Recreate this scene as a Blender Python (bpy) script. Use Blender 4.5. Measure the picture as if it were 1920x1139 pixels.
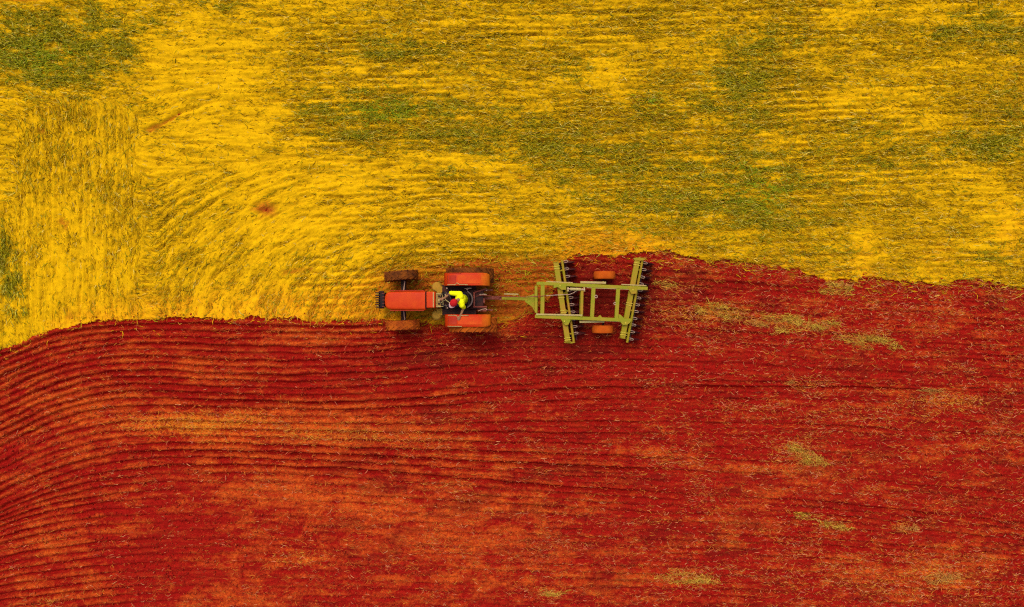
import bpy, bmesh, math, random
import numpy as np
from mathutils import Vector, Matrix

# ------------------------------------------------------------------ scale
S = 57.5                       # ground pixels of the 1920 px wide photograph per metre
LENS = 24.0
H = 1920.0 / S * LENS / 36.0   # drone height above the field
R = math.radians
scene = bpy.context.scene
for o in list(bpy.data.objects):
    bpy.data.objects.remove(o)

# ------------------------------------------------------------------ camera, sky, sun, exposure
cam_d = bpy.data.cameras.new('drone_camera')
cam = bpy.data.objects.new('drone_camera', cam_d)
scene.collection.objects.link(cam)
cam.location = (0, 0, H)
cam.rotation_euler = (0, 0, 0)
cam_d.lens = LENS
cam_d.sensor_width = 36.0
cam_d.clip_end = 2000.0
scene.camera = cam

SUN_EL, SUN_AZ = 64.0, 112.0    # azimuth counter-clockwise from +x: light comes from the upper left
world = bpy.data.worlds.new('World')
scene.world = world
world.use_nodes = True
wn = world.node_tree.nodes
wl = world.node_tree.links
sky = wn.new('ShaderNodeTexSky')
sky.sky_type = 'NISHITA'
sky.sun_disc = False
sky.sun_elevation = R(SUN_EL)
sky.sun_rotation = R(90.0 - SUN_AZ)
sky.dust_density = 4.0
sky.air_density = 1.0
wn['Background'].inputs['Strength'].default_value = 0.145
wl.new(sky.outputs[0], wn['Background'].inputs['Color'])

sun_d = bpy.data.lights.new('sun', 'SUN')
sun_d.energy = 0.95
sun_d.angle = R(34.0)
sun_d.color = (1.0, 0.95, 0.86)
sun = bpy.data.objects.new('sun', sun_d)
scene.collection.objects.link(sun)
sun.location = (0, 0, 40)
sun_dir = Vector((math.cos(R(SUN_EL)) * math.cos(R(SUN_AZ)), math.cos(R(SUN_EL)) * math.sin(R(SUN_AZ)), math.sin(R(SUN_EL))))
sun.rotation_euler = sun_dir.to_track_quat('Z', 'Y').to_euler()

scene.view_settings.view_transform = 'Standard'
scene.view_settings.look = 'None'
scene.view_settings.exposure = 0.52
scene.view_settings.gamma = 1.0
scene.cycles.use_denoising = False
scene.cycles.filter_width = 1.2
scene.cycles.max_bounces = 6

# ------------------------------------------------------------------ helpers
rng = np.random.default_rng(7)
random.seed(11)
COL = scene.collection
WLOC = {}


def P(px, py, z=0.0):
    """place on the field for a spot of the photograph at height z"""
    k = (H - z) / H
    return Vector(((px - 960.0) / S * k, (569.5 - py) / S * k, z))


def lin(r, g, b):
    f = lambda c: (c / 255.0) / 12.92 if c <= 10 else (((c / 255.0) + 0.055) / 1.055) ** 2.4
    return (f(r), f(g), f(b), 1.0)


class MB:
    def __init__(self):
        self.v = []
        self.f = []

    def add(self, verts, faces):
        n = len(self.v)
        self.v += [tuple(p) for p in verts]
        self.f += [tuple(i + n for i in fc) for fc in faces]
        return self

    def box(self, c, size, rz=0.0, M=None):
        x, y, z = [s / 2 for s in size]
        vs = [Vector((sx * x, sy * y, sz * z)) for sz in (-1, 1) for sy in (-1, 1) for sx in (-1, 1)]
        rot = M if M is not None else Matrix.Rotation(rz, 3, 'Z')
        c = Vector(c)
        vs = [rot @ p + c for p in vs]
        return self.add(vs, [(0, 2, 3, 1), (4, 5, 7, 6), (0, 1, 5, 4), (2, 6, 7, 3), (0, 4, 6, 2), (1, 3, 7, 5)])

    def bar(self, a, b, w, h, up=(0, 0, 1)):
        a, b = Vector(a), Vector(b)
        d = (b - a)
        L = d.length
        d.normalize()
        s = Vector(up).cross(d)
        s.normalize()
        u = d.cross(s)
        M = Matrix((d, s, u)).transposed()
        return self.box((a + b) / 2, (L, w, h), M=M)

    def tube(self, pts, r, n=8, caps=True):
        pts = [Vector(p) for p in pts]
        rs = r if isinstance(r, (list, tuple)) else [r] * len(pts)
        vs, fs = [], []
        prev = None
        for i, p in enumerate(pts):
            if i == 0:
                d = pts[1] - p
            elif i == len(pts) - 1:
                d = p - pts[i - 1]
            else:
                d = (pts[i + 1] - p).normalized() + (p - pts[i - 1]).normalized()
            d.normalize()
            ref = Vector((0, 0, 1)) if abs(d.z) < 0.9 else Vector((0, 1, 0))
            if prev is not None:
                ref = prev
            s = ref.cross(d)
            if s.length < 1e-5:
                s = Vector((1, 0, 0)).cross(d)
            s.normalize()
            u = d.cross(s)
            prev = u
            for k in range(n):
                a = 2 * math.pi * k / n
                vs.append(p + (s * math.cos(a) + u * math.sin(a)) * rs[i])
        for i in range(len(pts) - 1):
            for k in range(n):
                k2 = (k + 1) % n
                fs.append((i * n + k, i * n + k2, (i + 1) * n + k2, (i + 1) * n + k))
        if caps:
            fs.append(tuple(range(n - 1, -1, -1)))
            fs.append(tuple((len(pts) - 1) * n + k for k in range(n)))
        return self.add(vs, fs)

    def lathe(self, prof, c, axis='Y', n=32, closed=False):
        """prof: (radius, along axis)"""
        vs, fs = [], []
        c = Vector(c)
        m = len(prof)
        for k in range(n):
            a = 2 * math.pi * k / n
            for r, t in prof:
                p = (r * math.cos(a), t, r * math.sin(a)) if axis == 'Y' else (r * math.cos(a), r * math.sin(a), t)
                vs.append(c + Vector(p))
        for k in range(n):
            k2 = (k + 1) % n
            for i in range(m - 1 + (1 if closed else 0)):
                j = (i + 1) % m
                fs.append((k * m + i, k * m + j, k2 * m + j, k2 * m + i))
        return self.add(vs, fs)

    def plate(self, poly, z0, z1):
        n = len(poly)
        vs = [(p[0], p[1], z0) for p in poly] + [(p[0], p[1], z1) for p in poly]
        fs = [tuple(range(n - 1, -1, -1)), tuple(range(n, 2 * n))]
        fs += [(i, (i + 1) % n, n + (i + 1) % n, n + i) for i in range(n)]
        return self.add(vs, fs)

    def loft(self, secs, cap=True):
        """sections with equally many points, joined end to end"""
        n = len(secs[0])
        vs = [p for s in secs for p in s]
        fs = []
        for i in range(len(secs) - 1):
            for k in range(n):
                k2 = (k + 1) % n
                fs.append((i * n + k, i * n + k2, (i + 1) * n + k2, (i + 1) * n + k))
        if cap:
            fs.append(tuple(range(n - 1, -1, -1)))
            fs.append(tuple((len(secs) - 1) * n + k for k in range(n)))
        return self.add(vs, fs)

    def mesh(self, name, mat, center=True):
        me = bpy.data.meshes.new(name)
        v = np.array([tuple(p) for p in self.v], dtype=float)
        c = (v.min(0) + v.max(0)) / 2 if center else np.zeros(3)
        me.from_pydata((v - c).tolist(), [], self.f)
        bm = bmesh.new()
        bm.from_mesh(me)
        bmesh.ops.recalc_face_normals(bm, faces=bm.faces)
        bm.to_mesh(me)
        bm.free()
        me.materials.append(mat)
        return me, Vector(c)

    def build(self, name, mat, parent=None, bevel=0.0, smooth=True):
        me, c = self.mesh(name, mat)
        o = link(name, me, c, parent)
        if bevel > 0:
            b = o.modifiers.new('Bevel', 'BEVEL')
            b.width = bevel
            b.segments = 2
            b.limit_method = 'ANGLE'
            b.angle_limit = R(40)
        if smooth:
            shade(me)
        return o


def shade(me, ang=38):
    me.polygons.foreach_set('use_smooth', [True] * len(me.polygons))
    try:
        me.set_sharp_from_angle(angle=R(ang))
    except Exception:
        pass


def link(name, me, wloc, parent=None, rot=None):
    o = bpy.data.objects.new(name, me)
    COL.objects.link(o)
    wloc = Vector(wloc)
    if parent is not None:
        o.parent = parent
        o.location = wloc - WLOC[parent.name]
    else:
        o.location = wloc
    if rot is not None:
        o.rotation_euler = rot
    WLOC[o.name] = wloc
    return o


def thing(name, loc, label, cat, group=None):
    o = link(name, None, loc)
    return tag(o, label, cat, group)


def tag(o, label, cat, group=None):
    o['label'] = label
    o['category'] = cat
    if group:
        o['group'] = group
    return o


# ------------------------------------------------------------------ materials
def new_mat(name):
    m = bpy.data.materials.new(name)
    m.use_nodes = True
    nt = m.node_tree
    bs = nt.nodes['Principled BSDF']
    return m, nt, bs


def noise(nt, scale, detail=4.0, rough=0.6, vec=None):
    n = nt.nodes.new('ShaderNodeTexNoise')
    n.inputs['Scale'].default_value = scale
    n.inputs['Detail'].default_value = detail
    n.inputs['Roughness'].default_value = rough
    if vec is None:
        tc = nt.nodes.new('ShaderNodeTexCoord')
        vec = tc.outputs['Object']
    nt.links.new(vec, n.inputs['Vector'])
    return n.outputs['Fac']


def ramp(nt, fac, stops):
    r = nt.nodes.new('ShaderNodeValToRGB')
    els = r.color_ramp.elements
    while len(els) < len(stops):
        els.new(0.5)
    for e, (p, c) in zip(els, stops):
        e.position = p
        e.color = c
    nt.links.new(fac, r.inputs[0])
    return r.outputs['Color']


def mix(nt, fac, a, b, mode='MIX'):
    m = nt.nodes.new('ShaderNodeMix')
    m.data_type = 'RGBA'
    m.blend_type = mode
    for sock, val in ((m.inputs[0], fac), (m.inputs[6], a), (m.inputs[7], b)):
        if isinstance(val, (float, int)):
            sock.default_value = val
        elif isinstance(val, tuple):
            sock.default_value = val
        else:
            nt.links.new(val, sock)
    return m.outputs[2]


def mathn(nt, op, a, b=0.0, clamp=False):
    m = nt.nodes.new('ShaderNodeMath')
    m.operation = op
    m.use_clamp = clamp
    for sock, val in ((m.inputs[0], a), (m.inputs[1], b)):
        if isinstance(val, (float, int)):
            sock.default_value = val
        else:
            nt.links.new(val, sock)
    return m.outputs[0]


def attr(nt, name, col=False):
    a = nt.nodes.new('ShaderNodeAttribute')
    a.attribute_name = name
    return a.outputs['Color'] if col else a.outputs['Fac']


def bump(nt, bs, h, strength, dist):
    b = nt.nodes.new('ShaderNodeBump')
    b.inputs['Strength'].default_value = strength
    b.inputs['Distance'].default_value = dist
    nt.links.new(h, b.inputs['Height'])
    nt.links.new(b.outputs[0], bs.inputs['Normal'])


def paint(name, base, dust, dust_amt=0.5, rough=0.45, scale=3.0, spec=0.4):
    m, nt, bs = new_mat(name)
    n1 = noise(nt, scale, 5, 0.65)
    n2 = noise(nt, scale * 7, 4, 0.6)
    f = mathn(nt, 'MULTIPLY', ramp(nt, n1, [(0.38, (0, 0, 0, 1)), (0.68, (1, 1, 1, 1))]), dust_amt, True)
    c = mix(nt, f, base, dust)
    f2 = mathn(nt, 'MULTIPLY', ramp(nt, n2, [(0.55, (0, 0, 0, 1)), (0.75, (1, 1, 1, 1))]), dust_amt * 0.6, True)
    c = mix(nt, f2, c, dust)
    nt.links.new(c, bs.inputs['Base Color'])
    rr = mathn(nt, 'ADD', mathn(nt, 'MULTIPLY', n1, 0.3), rough - 0.1, True)
    nt.links.new(rr, bs.inputs['Roughness'])
    bs.inputs['Specular IOR Level'].default_value = spec * 0.3
    bump(nt, bs, n2, 0.15, 0.01)
    return m


M = {}
M['red'] = paint('tractor_orange_paint', (0.47, 0.027, 0.001, 1), (0.56, 0.060, 0.002, 1), 0.7, 0.5)
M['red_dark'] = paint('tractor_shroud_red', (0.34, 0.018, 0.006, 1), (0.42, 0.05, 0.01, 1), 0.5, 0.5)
M['dusty_fender'] = paint('fender_panel_paint', (0.52, 0.034, 0.002, 1), (0.60, 0.10, 0.004, 1), 0.6, 0.5, 2.0)
def dusty_rear(m):
    nt = m.node_tree
    bs = nt.nodes['Principled BSDF']
    src = bs.inputs['Base Color'].links[0].from_socket
    tc = nt.nodes.new('ShaderNodeTexCoord')
    sp = nt.nodes.new('ShaderNodeSeparateXYZ')
    nt.links.new(tc.outputs['Object'], sp.inputs[0])
    f = mathn(nt, 'ADD', sp.outputs[0], mathn(nt, 'MULTIPLY', noise(nt, 9.0, 4, 0.6), 0.5))
    f = ramp(nt, f, [(0.55, (0, 0, 0, 1)), (0.98, (0.9, 0.9, 0.9, 1))])
    nt.links.new(mix(nt, f, src, (0.62, 0.15, 0.004, 1)), bs.inputs['Base Color'])
    return m


M['fender'] = dusty_rear(paint('mudguard_orange_paint', (0.45, 0.022, 0.001, 1), (0.54, 0.05, 0.002, 1), 0.6, 0.5))
M['black'] = paint('black_cast_iron', (0.012, 0.010, 0.010, 1), (0.10, 0.022, 0.012, 1), 0.55, 0.6, 5.0, 0.25)
M['seat'] = paint('seat_vinyl', (0.016, 0.013, 0.013, 1), (0.07, 0.04, 0.03, 1), 0.5, 0.55, 6.0)
M['piping'] = paint('worn_piping', (0.09, 0.06, 0.05, 1), (0.16, 0.10, 0.07, 1), 0.5, 0.6, 8.0)
M['rubber'] = paint('dusty_rubber', (0.065, 0.018, 0.006, 1), (0.27, 0.070, 0.008, 1), 0.9, 0.85, 5.0, 0.1)
M['rubber_soil'] = paint('soil_caked_rubber', (0.24, 0.040, 0.006, 1), (0.52, 0.115, 0.008, 1), 0.9, 0.9, 3.0, 0.1)
M['rubber_orange'] = paint('orange_dusted_rubber', (0.40, 0.062, 0.005, 1), (0.54, 0.105, 0.007, 1), 0.8, 0.85, 4.0, 0.1)
M['rim'] = paint('wheel_rim_metal', (0.34, 0.10, 0.02, 1), (0.45, 0.15, 0.02, 1), 0.7, 0.6)
M['dash'] = paint('dusty_dash', (0.20, 0.11, 0.028, 1), (0.42, 0.24, 0.06, 1), 0.8, 0.7, 8.0, 0.2)
M['tan'] = paint('dusty_step', (0.30, 0.17, 0.02, 1), (0.46, 0.20, 0.02, 1), 0.8, 0.8, 4.0, 0.2)
M['steel'] = paint('worn_steel', (0.42, 0.27, 0.17, 1), (0.34, 0.10, 0.05, 1), 0.4, 0.38, 8.0, 0.5)
M['rod'] = paint('pale_rod', (0.40, 0.31, 0.11, 1), (0.36, 0.20, 0.05, 1), 0.6, 0.45, 6.0, 0.5)
M['rust'] = paint('rusty_linkage', (0.16, 0.030, 0.018, 1), (0.34, 0.10, 0.06, 1), 0.6, 0.6, 7.0, 0.3)
M['olive'] = paint('olive_green_paint', (0.205, 0.210, 0.005, 1), (0.34, 0.20, 0.016, 1), 0.75, 0.5, 2.5, 0.35)
M['mustard'] = paint('mustard_green_paint', (0.245, 0.195, 0.005, 1), (0.36, 0.165, 0.016, 1), 0.9, 0.55, 2.5, 0.35)
M['clamp'] = paint('clamp_paint', (0.50, 0.40, 0.03, 1), (0.46, 0.28, 0.05, 1), 0.5, 0.5, 6.0, 0.4)
M['disc'] = paint('disc_blade_steel', (0.030, 0.012, 0.012, 1), (0.16, 0.016, 0.012, 1), 0.7, 0.45, 6.0, 0.5)
M['skin'] = paint('skin', (0.26, 0.115, 0.05, 1), (0.30, 0.14, 0.07, 1), 0.4, 0.55, 12.0, 0.3)
M['shirt'] = paint('yellow_shirt_cloth', (0.82, 0.78, 0.004, 1), (0.80, 0.70, 0.01, 1), 0.35, 0.85, 9.0, 0.1)
M['trousers'] = paint('navy_trousers_cloth', (0.012, 0.013, 0.035, 1), (0.04, 0.03, 0.035, 1), 0.5, 0.9, 9.0, 0.1)
M['cap'] = paint('red_cap_cloth', (0.42, 0.010, 0.012, 1), (0.48, 0.03, 0.02, 1), 0.4, 0.85, 9.0, 0.1)
M['cap_pale'] = paint('pale_cap_edge', (0.60, 0.33, 0.28, 1), (0.5, 0.3, 0.25, 1), 0.4, 0.85, 9.0, 0.1)
M['hair'] = paint('dark_hair', (0.012, 0.008, 0.006, 1), (0.02, 0.012, 0.01, 1), 0.4, 0.7, 20.0, 0.2)


def field_material():
    m, nt, bs = new_mat('stubble_field_cover')
    green, chaff, earth, streak, bare = [attr(nt, n) for n in ('green', 'chaff', 'earth', 'streak', 'bare')]
    nf = noise(nt, 9.0, 6, 0.7)
    nm = noise(nt, 2.2, 5, 0.65)
    nf = ramp(nt, nf, [(0.32, (0, 0, 0, 1)), (0.68, (1, 1, 1, 1))])
    olive = mix(nt, nf, (0.30, 0.150, 0.002, 1), (0.54, 0.295, 0.003, 1))
    yellow = mix(nt, nm, mix(nt, nf, (0.56, 0.285, 0.003, 1), (0.70, 0.37, 0.003, 1)), mix(nt, nf, (0.66, 0.35, 0.003, 1), (0.82, 0.445, 0.003, 1)))
    c = mix(nt, chaff, olive, yellow)
    # strands of broken stems
    st = ramp(nt, streak, [(0.20, (0, 0, 0, 1)), (0.60, (1, 1, 1, 1))])
    dark = mix(nt, nf, (0.16, 0.070, 0.002, 1), (0.36, 0.185, 0.004, 1))
    inv = mathn(nt, 'SUBTRACT', 1.0, st)
    c = mix(nt, mathn(nt, 'MULTIPLY', inv, 0.5), c, dark)
    gcol = mix(nt, nf, (0.085, 0.070, 0.002, 1), (0.22, 0.165, 0.005, 1))
    c = mix(nt, mathn(nt, 'MULTIPLY', green, 0.85, True), c, gcol)
    ecol = mix(nt, chaff, mix(nt, nm, (0.46, 0.115, 0.006, 1), (0.66, 0.24, 0.006, 1)), (0.76, 0.37, 0.004, 1))
    ef = ramp(nt, mathn(nt, 'ADD', earth, mathn(nt, 'MULTIPLY', mathn(nt, 'SUBTRACT', nf, 0.5), 0.4)), [(0.25, (0, 0, 0, 1)), (0.85, (1, 1, 1, 1))])
    c = mix(nt, ef, c, ecol)
    c = mix(nt, bare, c, mix(nt, nf, (0.20, 0.028, 0.005, 1), (0.44, 0.105, 0.008, 1)))
    nt.links.new(c, bs.inputs['Base Color'])
    bs.inputs['Roughness'].default_value = 1.0
    bs.inputs['Specular IOR Level'].default_value = 0.0
    nb = noise(nt, 26.0, 5, 0.75)
    bump(nt, bs, nb, 0.35, 0.03)
    return m


def soil_material():
    m, nt, bs = new_mat('red_ploughed_soil')
    dry_lit, straw, streak, wet_shade = [attr(nt, n) for n in ('dry_lit', 'strawy', 'streak', 'wet_shade')]
    nf = ramp(nt, noise(nt, 11.0, 6, 0.72), [(0.30, (0, 0, 0, 1)), (0.70, (1, 1, 1, 1))])
    nm = noise(nt, 3.0, 5, 0.65)
    red = mix(nt, nf, (0.19, 0.0050, 0.0030, 1), (0.35, 0.0100, 0.006, 1))
    orange = mix(nt, nf, (0.38, 0.032, 0.005, 1), (0.66, 0.115, 0.013, 1))
    df = ramp(nt, mathn(nt, 'ADD', dry_lit, mathn(nt, 'MULTIPLY', mathn(nt, 'SUBTRACT', nf, 0.5), 0.34)), [(0.12, (0, 0, 0, 1)), (0.98, (1, 1, 1, 1))])
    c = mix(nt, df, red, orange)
    st = ramp(nt, streak, [(0.5, (0, 0, 0, 1)), (0.85, (1, 1, 1, 1))])
    c = mix(nt, mathn(nt, 'MULTIPLY', st, 0.22), c, mix(nt, nm, (0.42, 0.035, 0.010, 1), (0.56, 0.10, 0.012, 1)))
    sf = ramp(nt, mathn(nt, 'ADD', straw, mathn(nt, 'MULTIPLY', mathn(nt, 'SUBTRACT', nf, 0.5), 0.8)), [(0.35, (0, 0, 0, 1)), (0.95, (1, 1, 1, 1))])
    c = mix(nt, sf, c, (0.58, 0.165, 0.010, 1))
    c = mix(nt, wet_shade, c, mix(nt, nf, (0.085, 0.006, 0.004, 1), (0.16, 0.012, 0.006, 1)))  # moist soil and the painted shade under the harrow
    nt.links.new(c, bs.inputs['Base Color'])
    bs.inputs['Roughness'].default_value = 1.0
    bs.inputs['Specular IOR Level'].default_value = 0.01
    nb = noise(nt, 22.0, 6, 0.78)
    bump(nt, bs, nb, 0.7, 0.05)
    return m


def tint_material(name, spec=0.03):
    m, nt, bs = new_mat(name)
    c = attr(nt, 'tint', True)
    n = noise(nt, 30.0, 3, 0.6)
    c = mix(nt, 0.5, c, ramp(nt, n, [(0.3, (0.45, 0.45, 0.45, 1)), (0.7, (1.25, 1.25, 1.25, 1))]), 'MULTIPLY')
    nt.links.new(c, bs.inputs['Base Color'])
    bs.inputs['Roughness'].default_value = 0.8
    bs.inputs['Specular IOR Level'].default_value = spec
    return m


M['field'] = field_material()
M['soil'] = soil_material()
M['straw'] = tint_material('straw_stems')
M['grass'] = tint_material('green_blades')
M['clod'] = tint_material('soil_clods_matter', 0.02)

# ------------------------------------------------------------------ ground: maps in photograph-scaled field coordinates
TAB = rng.random((512, 512))


def vnoise(x, y, seed=0):
    x = x + seed * 37.17
    y = y + seed * 91.71
    xi = np.floor(x).astype(np.int64)
    yi = np.floor(y).astype(np.int64)
    fx = x - xi
    fy = y - yi
    fx = fx * fx * (3 - 2 * fx)
    fy = fy * fy * (3 - 2 * fy)
    x0, x1, y0, y1 = xi & 511, (xi + 1) & 511, yi & 511, (yi + 1) & 511
    a = TAB[y0, x0] * (1 - fx) + TAB[y0, x1] * fx
    b = TAB[y1, x0] * (1 - fx) + TAB[y1, x1] * fx
    return a * (1 - fy) + b * fy


def fbm(x, y, seed=0, octs=4, gain=0.55):
    t = 0.0
    a, n = 1.0, 0.0
    for k in range(octs):
        t = t + a * vnoise(x * 2 ** k, y * 2 ** k, seed + k * 3)
        n += a
        a *= gain
    return t / n


def sstep(e0, e1, x):
    t = np.clip((x - e0) / (e1 - e0), 0, 1)
    return t * t * (3 - 2 * t)


def blobs(X, Y, lst):
    t = np.zeros_like(X)
    for cx, cy, rx, ry, a in lst:
        t += a * np.exp(-((X - cx) / rx) ** 2 - ((Y - cy) / ry) ** 2)
    return t


def near_line(X, Y, pts, w):
    """1 on a polyline, falling off with distance"""
    best = np.full(X.shape, 1e9)
    for (x0, y0), (x1, y1) in zip(pts[:-1], pts[1:]):
        dx, dy = x1 - x0, y1 - y0
        t = np.clip(((X - x0) * dx + (Y - y0) * dy) / (dx * dx + dy * dy), 0, 1)
        best = np.minimum(best, np.hypot(X - x0 - t * dx, Y - y0 - t * dy))
    return np.exp(-(best / w) ** 2)


STEP = 0.036
FX, FY = 18.4, 11.6
fx_ = np.arange(-FX, FX + 1e-6, STEP)
fy_ = np.arange(-FY, FY + 1e-6, STEP)
outer = []
d, s_ = 0.0, 0.07
while d < 420:
    d += s_
    outer.append(d)
    s_ *= 1.22
outer = np.array(outer)
xs = np.concatenate([-FX - outer[::-1], fx_, fx_[-1] + outer])
ys = np.concatenate([-FY - outer[::-1], fy_, fy_[-1] + outer])
NX, NY = len(xs), len(ys)
NO = len(outer)
GX, GY = np.meshgrid(xs, ys)
X = GX * S + 960.0
Y = 569.5 - GY * S
Xc = np.clip(X, -700, 2700)
WX = X + 30 * (fbm(X / 60, Y / 45, 1) - 0.5) + 22 * (fbm(X / 18, Y / 12, 2) - 0.5)
WY = Y + 22 * (fbm(X / 70, Y / 40, 3) - 0.5) + 12 * (fbm(X / 18, Y / 10, 4) - 0.5)

# edge of the ploughing
bx = [-700, -200, 0, 60, 120, 200, 330, 450, 600, 720, 840, 930, 990, 1030, 1048, 1062, 1100, 1215, 1280, 1400, 1500, 1570, 1700, 1800, 1920, 2200, 2700]
by = [900, 740, 655, 632, 613, 603, 596, 598, 601, 601, 610, 606, 592, 560, 520, 484, 478, 474, 483, 497, 515, 529, 527, 530, 535, 545, 560]
edge = np.interp(Xc, bx, by)
edge = edge + 15 * (fbm(X / 22, Y / 30, 5, 4, 0.7) - 0.5) + (8 + 26 * sstep(1000, 1250, X)) * (fbm(X / 55, Y / 60, 6, 4, 0.65) - 0.5)
ME = Y - edge                                   # > 0 : ploughed
plough = ME > 0

# furrow guide lines
kx = np.array([-700, -200, 0, 100, 200, 300, 400, 640, 900, 1200, 1560, 1920, 2700], float)
guides = [
    (-14, [700, 560, 470, 440, 430, 425, 425, 430, 440, 455, 480, 500, 520]),
    (0, [1050, 765, 655, 617, 603, 598, 597, 601, 598, 606, 628, 645, 680]),
    (5, [1120, 835, 720, 681, 661, 657, 663, 664, 645, 640, 668, 690, 720]),
    (12, [1230, 950, 825, 777, 753, 749, 752, 757, 740, 728, 728, 738, 760]),
    (21, [1340, 1070, 952, 912, 887, 876, 874, 882, 903, 924, 946, 985, 1050]),
    (27, [1380, 1115, 1010, 985, 971, 967, 967, 975, 988, 1000, 1015, 1045, 1100]),
    (34, [1440, 1190, 1102, 1089, 1079, 1073, 1071, 1075, 1085, 1092, 1100, 1112, 1150]),
    (43, [1560, 1310, 1228, 1215, 1206, 1201, 1200, 1205, 1212, 1218, 1226, 1236, 1270]),
]


def cubic(xk, yk, x):
    m = np.gradient(np.array(yk, float), xk)
    i = np.clip(np.searchsorted(xk, x) - 1, 0, len(xk) - 2)
    h = xk[i + 1] - xk[i]
    t = np.clip((x - xk[i]) / h, 0, 1)
    yk = np.array(yk, float)
    return (2 * t**3 - 3 * t**2 + 1) * yk[i] + (t**3 - 2 * t**2 + t) * h * m[i] + (-2 * t**3 + 3 * t**2) * yk[i + 1] + (t**3 - t**2) * h * m[i + 1]


xcol = np.clip(xs * S + 960.0, -700, 2700)
gy = np.array([cubic(kx, g[1], xcol) for g in guides])      # guide x column
gp = np.array([g[0] for g in guides], float)
wob = 5.0 * (fbm(X / 140, Y / 25, 8, 3) - 0.5) + 2.5 * (fbm(X / 30, Y / 14, 9, 2) - 0.5)
PH = np.zeros_like(X)
ycol = 569.5 - ys * S
for j in range(NX):
    yk = gy[:, j]
    yy = ycol + wob[:, j]
    ph = np.interp(yy, yk, gp)
    ph = np.where(yy > yk[-1], gp[-1] + (yy - yk[-1]) / 13.0, ph)
    PH[:, j] = ph

# direction of stems and furrows (world angle)
gpy, gpx = np.gradient(PH, axis=0), np.gradient(PH, axis=1)
dX = np.gradient(xs)[None, :]
dY = np.gradient(ys)[:, None]
th_soil = np.arctan2(-(gpx / dX), (gpy / dY))
c2 = np.cos(2 * th_soil)
s2 = np.sin(2 * th_soil)
# stubble
vert = sstep(-10, 70, X) * (1 - sstep(225, 310, X + 60 * (fbm(X / 34, Y / 40, 12) - 0.5))) * sstep(130, 260, Y + 80 * (fbm(X / 40, Y / 40, 14) - 0.5))
vert = np.maximum(vert, (1 - sstep(20, 60, X)) * sstep(330, 420, Y) * 0.9)
fan = sstep(235, 320, X + 60 * (fbm(X / 34, Y / 40, 12) - 0.5)) * (1 - sstep(760, 1000, X)) * sstep(150, 200, Y)
fan_ang = np.interp(Xc, [280, 340, 450, 560, 700, 900], [66, 58, 44, 28, 14, 2])
ARC = np.hypot((870 - X) / 1.7, 625 - Y)          # nested quarter ellipses
arc_ang = np.degrees(np.arctan2((870 - X) / 2.89, np.maximum(625 - Y, 1.0)))
arc_m = sstep(283, 305, X + 20 * (fbm(X / 30, Y / 30, 15) - 0.5)) * (1 - sstep(780, 940, X)) * sstep(300, 345, Y + 0.12 * (X - 300)) * (Y < 622)
fan_ang = arc_ang * arc_m + (1 - arc_m) * 0 + (-9) * (1 - sstep(330, 430, Y)) * sstep(250, 300, Y) + 24 * (1 - sstep(200, 260, Y)) * (1 - sstep(330, 480, X))
base_ang = -3.0 + 10 * (fbm(X / 250, Y / 160, 13) - 0.5)
ang = np.radians(base_ang * (1 - fan) + fan_ang * fan)
cc = np.cos(2 * ang) * (1 - vert) + np.cos(2 * R(89)) * vert
ss = np.sin(2 * ang) * (1 - vert) + np.sin(2 * R(89)) * vert
th_field = 0.5 * np.arctan2(ss, cc)
TH = np.where(plough, 0.5 * np.arctan2(s2, c2), th_field)


def lic(n, th, L):
    acc = n.copy()
    cnt = 1.0
    I, J = np.meshgrid(np.arange(NY), np.arange(NX), indexing='ij')
    for sgn in (1, -1):
        pi, pj = I.astype(float), J.astype(float)
        for k in range(L):
            a = th[np.clip(pi.astype(int), 0, NY - 1), np.clip(pj.astype(int), 0, NX - 1)]
            pj = pj + sgn * np.cos(a)
            pi = pi + sgn * np.sin(a)
            w = 1.0 - k / (L + 1.0)
            acc += w * n[np.clip(np.round(pi).astype(int), 0, NY - 1), np.clip(np.round(pj).astype(int), 0, NX - 1)]
            cnt += w
    acc -= acc.mean()
    return acc / (acc.std() * 5.0) + 0.5


fine = rng.random((NY, NX))
LIC_S = np.clip(lic(fine, TH, 7), 0, 1)
coarse = 0.6 * vnoise(X / 7.0, Y / 5.0, 20) + 0.4 * vnoise(X / 3.5, Y / 3.0, 21)
LIC_L = np.clip(lic(coarse, TH, 14), 0, 1)

# layout of the stubble field
GREEN = blobs(WX, WY, [
    (90, 90, 150, 70, 1.0), (60, 135, 90, 40, 0.6), (215, 50, 90, 40, 0.5), (730, 98, 95, 26, 0.75), (690, 30, 110, 24, 0.4),
    (690, 205, 125, 30, 1.0), (840, 215, 130, 22, 0.6), (760, 250, 160, 26, 0.7), (1000, 250, 150, 26, 0.6), (950, 290, 90, 22, 0.55),
    (1140, 320, 120, 46, 0.95), (1230, 200, 70, 40, 0.5), (1080, 140, 45, 26, 0.45), (1420, 325, 150, 46, 0.85), (1425, 360, 55, 26, 0.8),
    (1390, 130, 90, 60, 0.55), (1400, 210, 100, 60, 0.5), (1470, 70, 110, 30, 0.4), (1840, 55, 90, 40, 0.95), (1740, 70, 40, 22, 0.6),
    (1870, 270, 90, 34, 0.9), (1630, 245, 60, 30, 0.55), (1890, 190, 60, 40, 0.5), (1700, 290, 120, 24, 0.4), (1360, 425, 160, 36, 0.45),
    (1560, 470, 60, 36, 0.4), (1850, 475, 40, 22, 0.6), (1240, 385, 120, 30, 0.55), (10, 470, 30, 60, 0.75), (25, 560, 30, 60, 0.55),
    (420, 10, 60, 12, 0.5), (960, 375, 70, 22, 0.25), (850, 335, 40, 20, 0.35), (1640, 330, 90, 22, 0.3), (1480, 405, 80, 40, 0.4)])
CH = 0.40 + 0.0 * X
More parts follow.
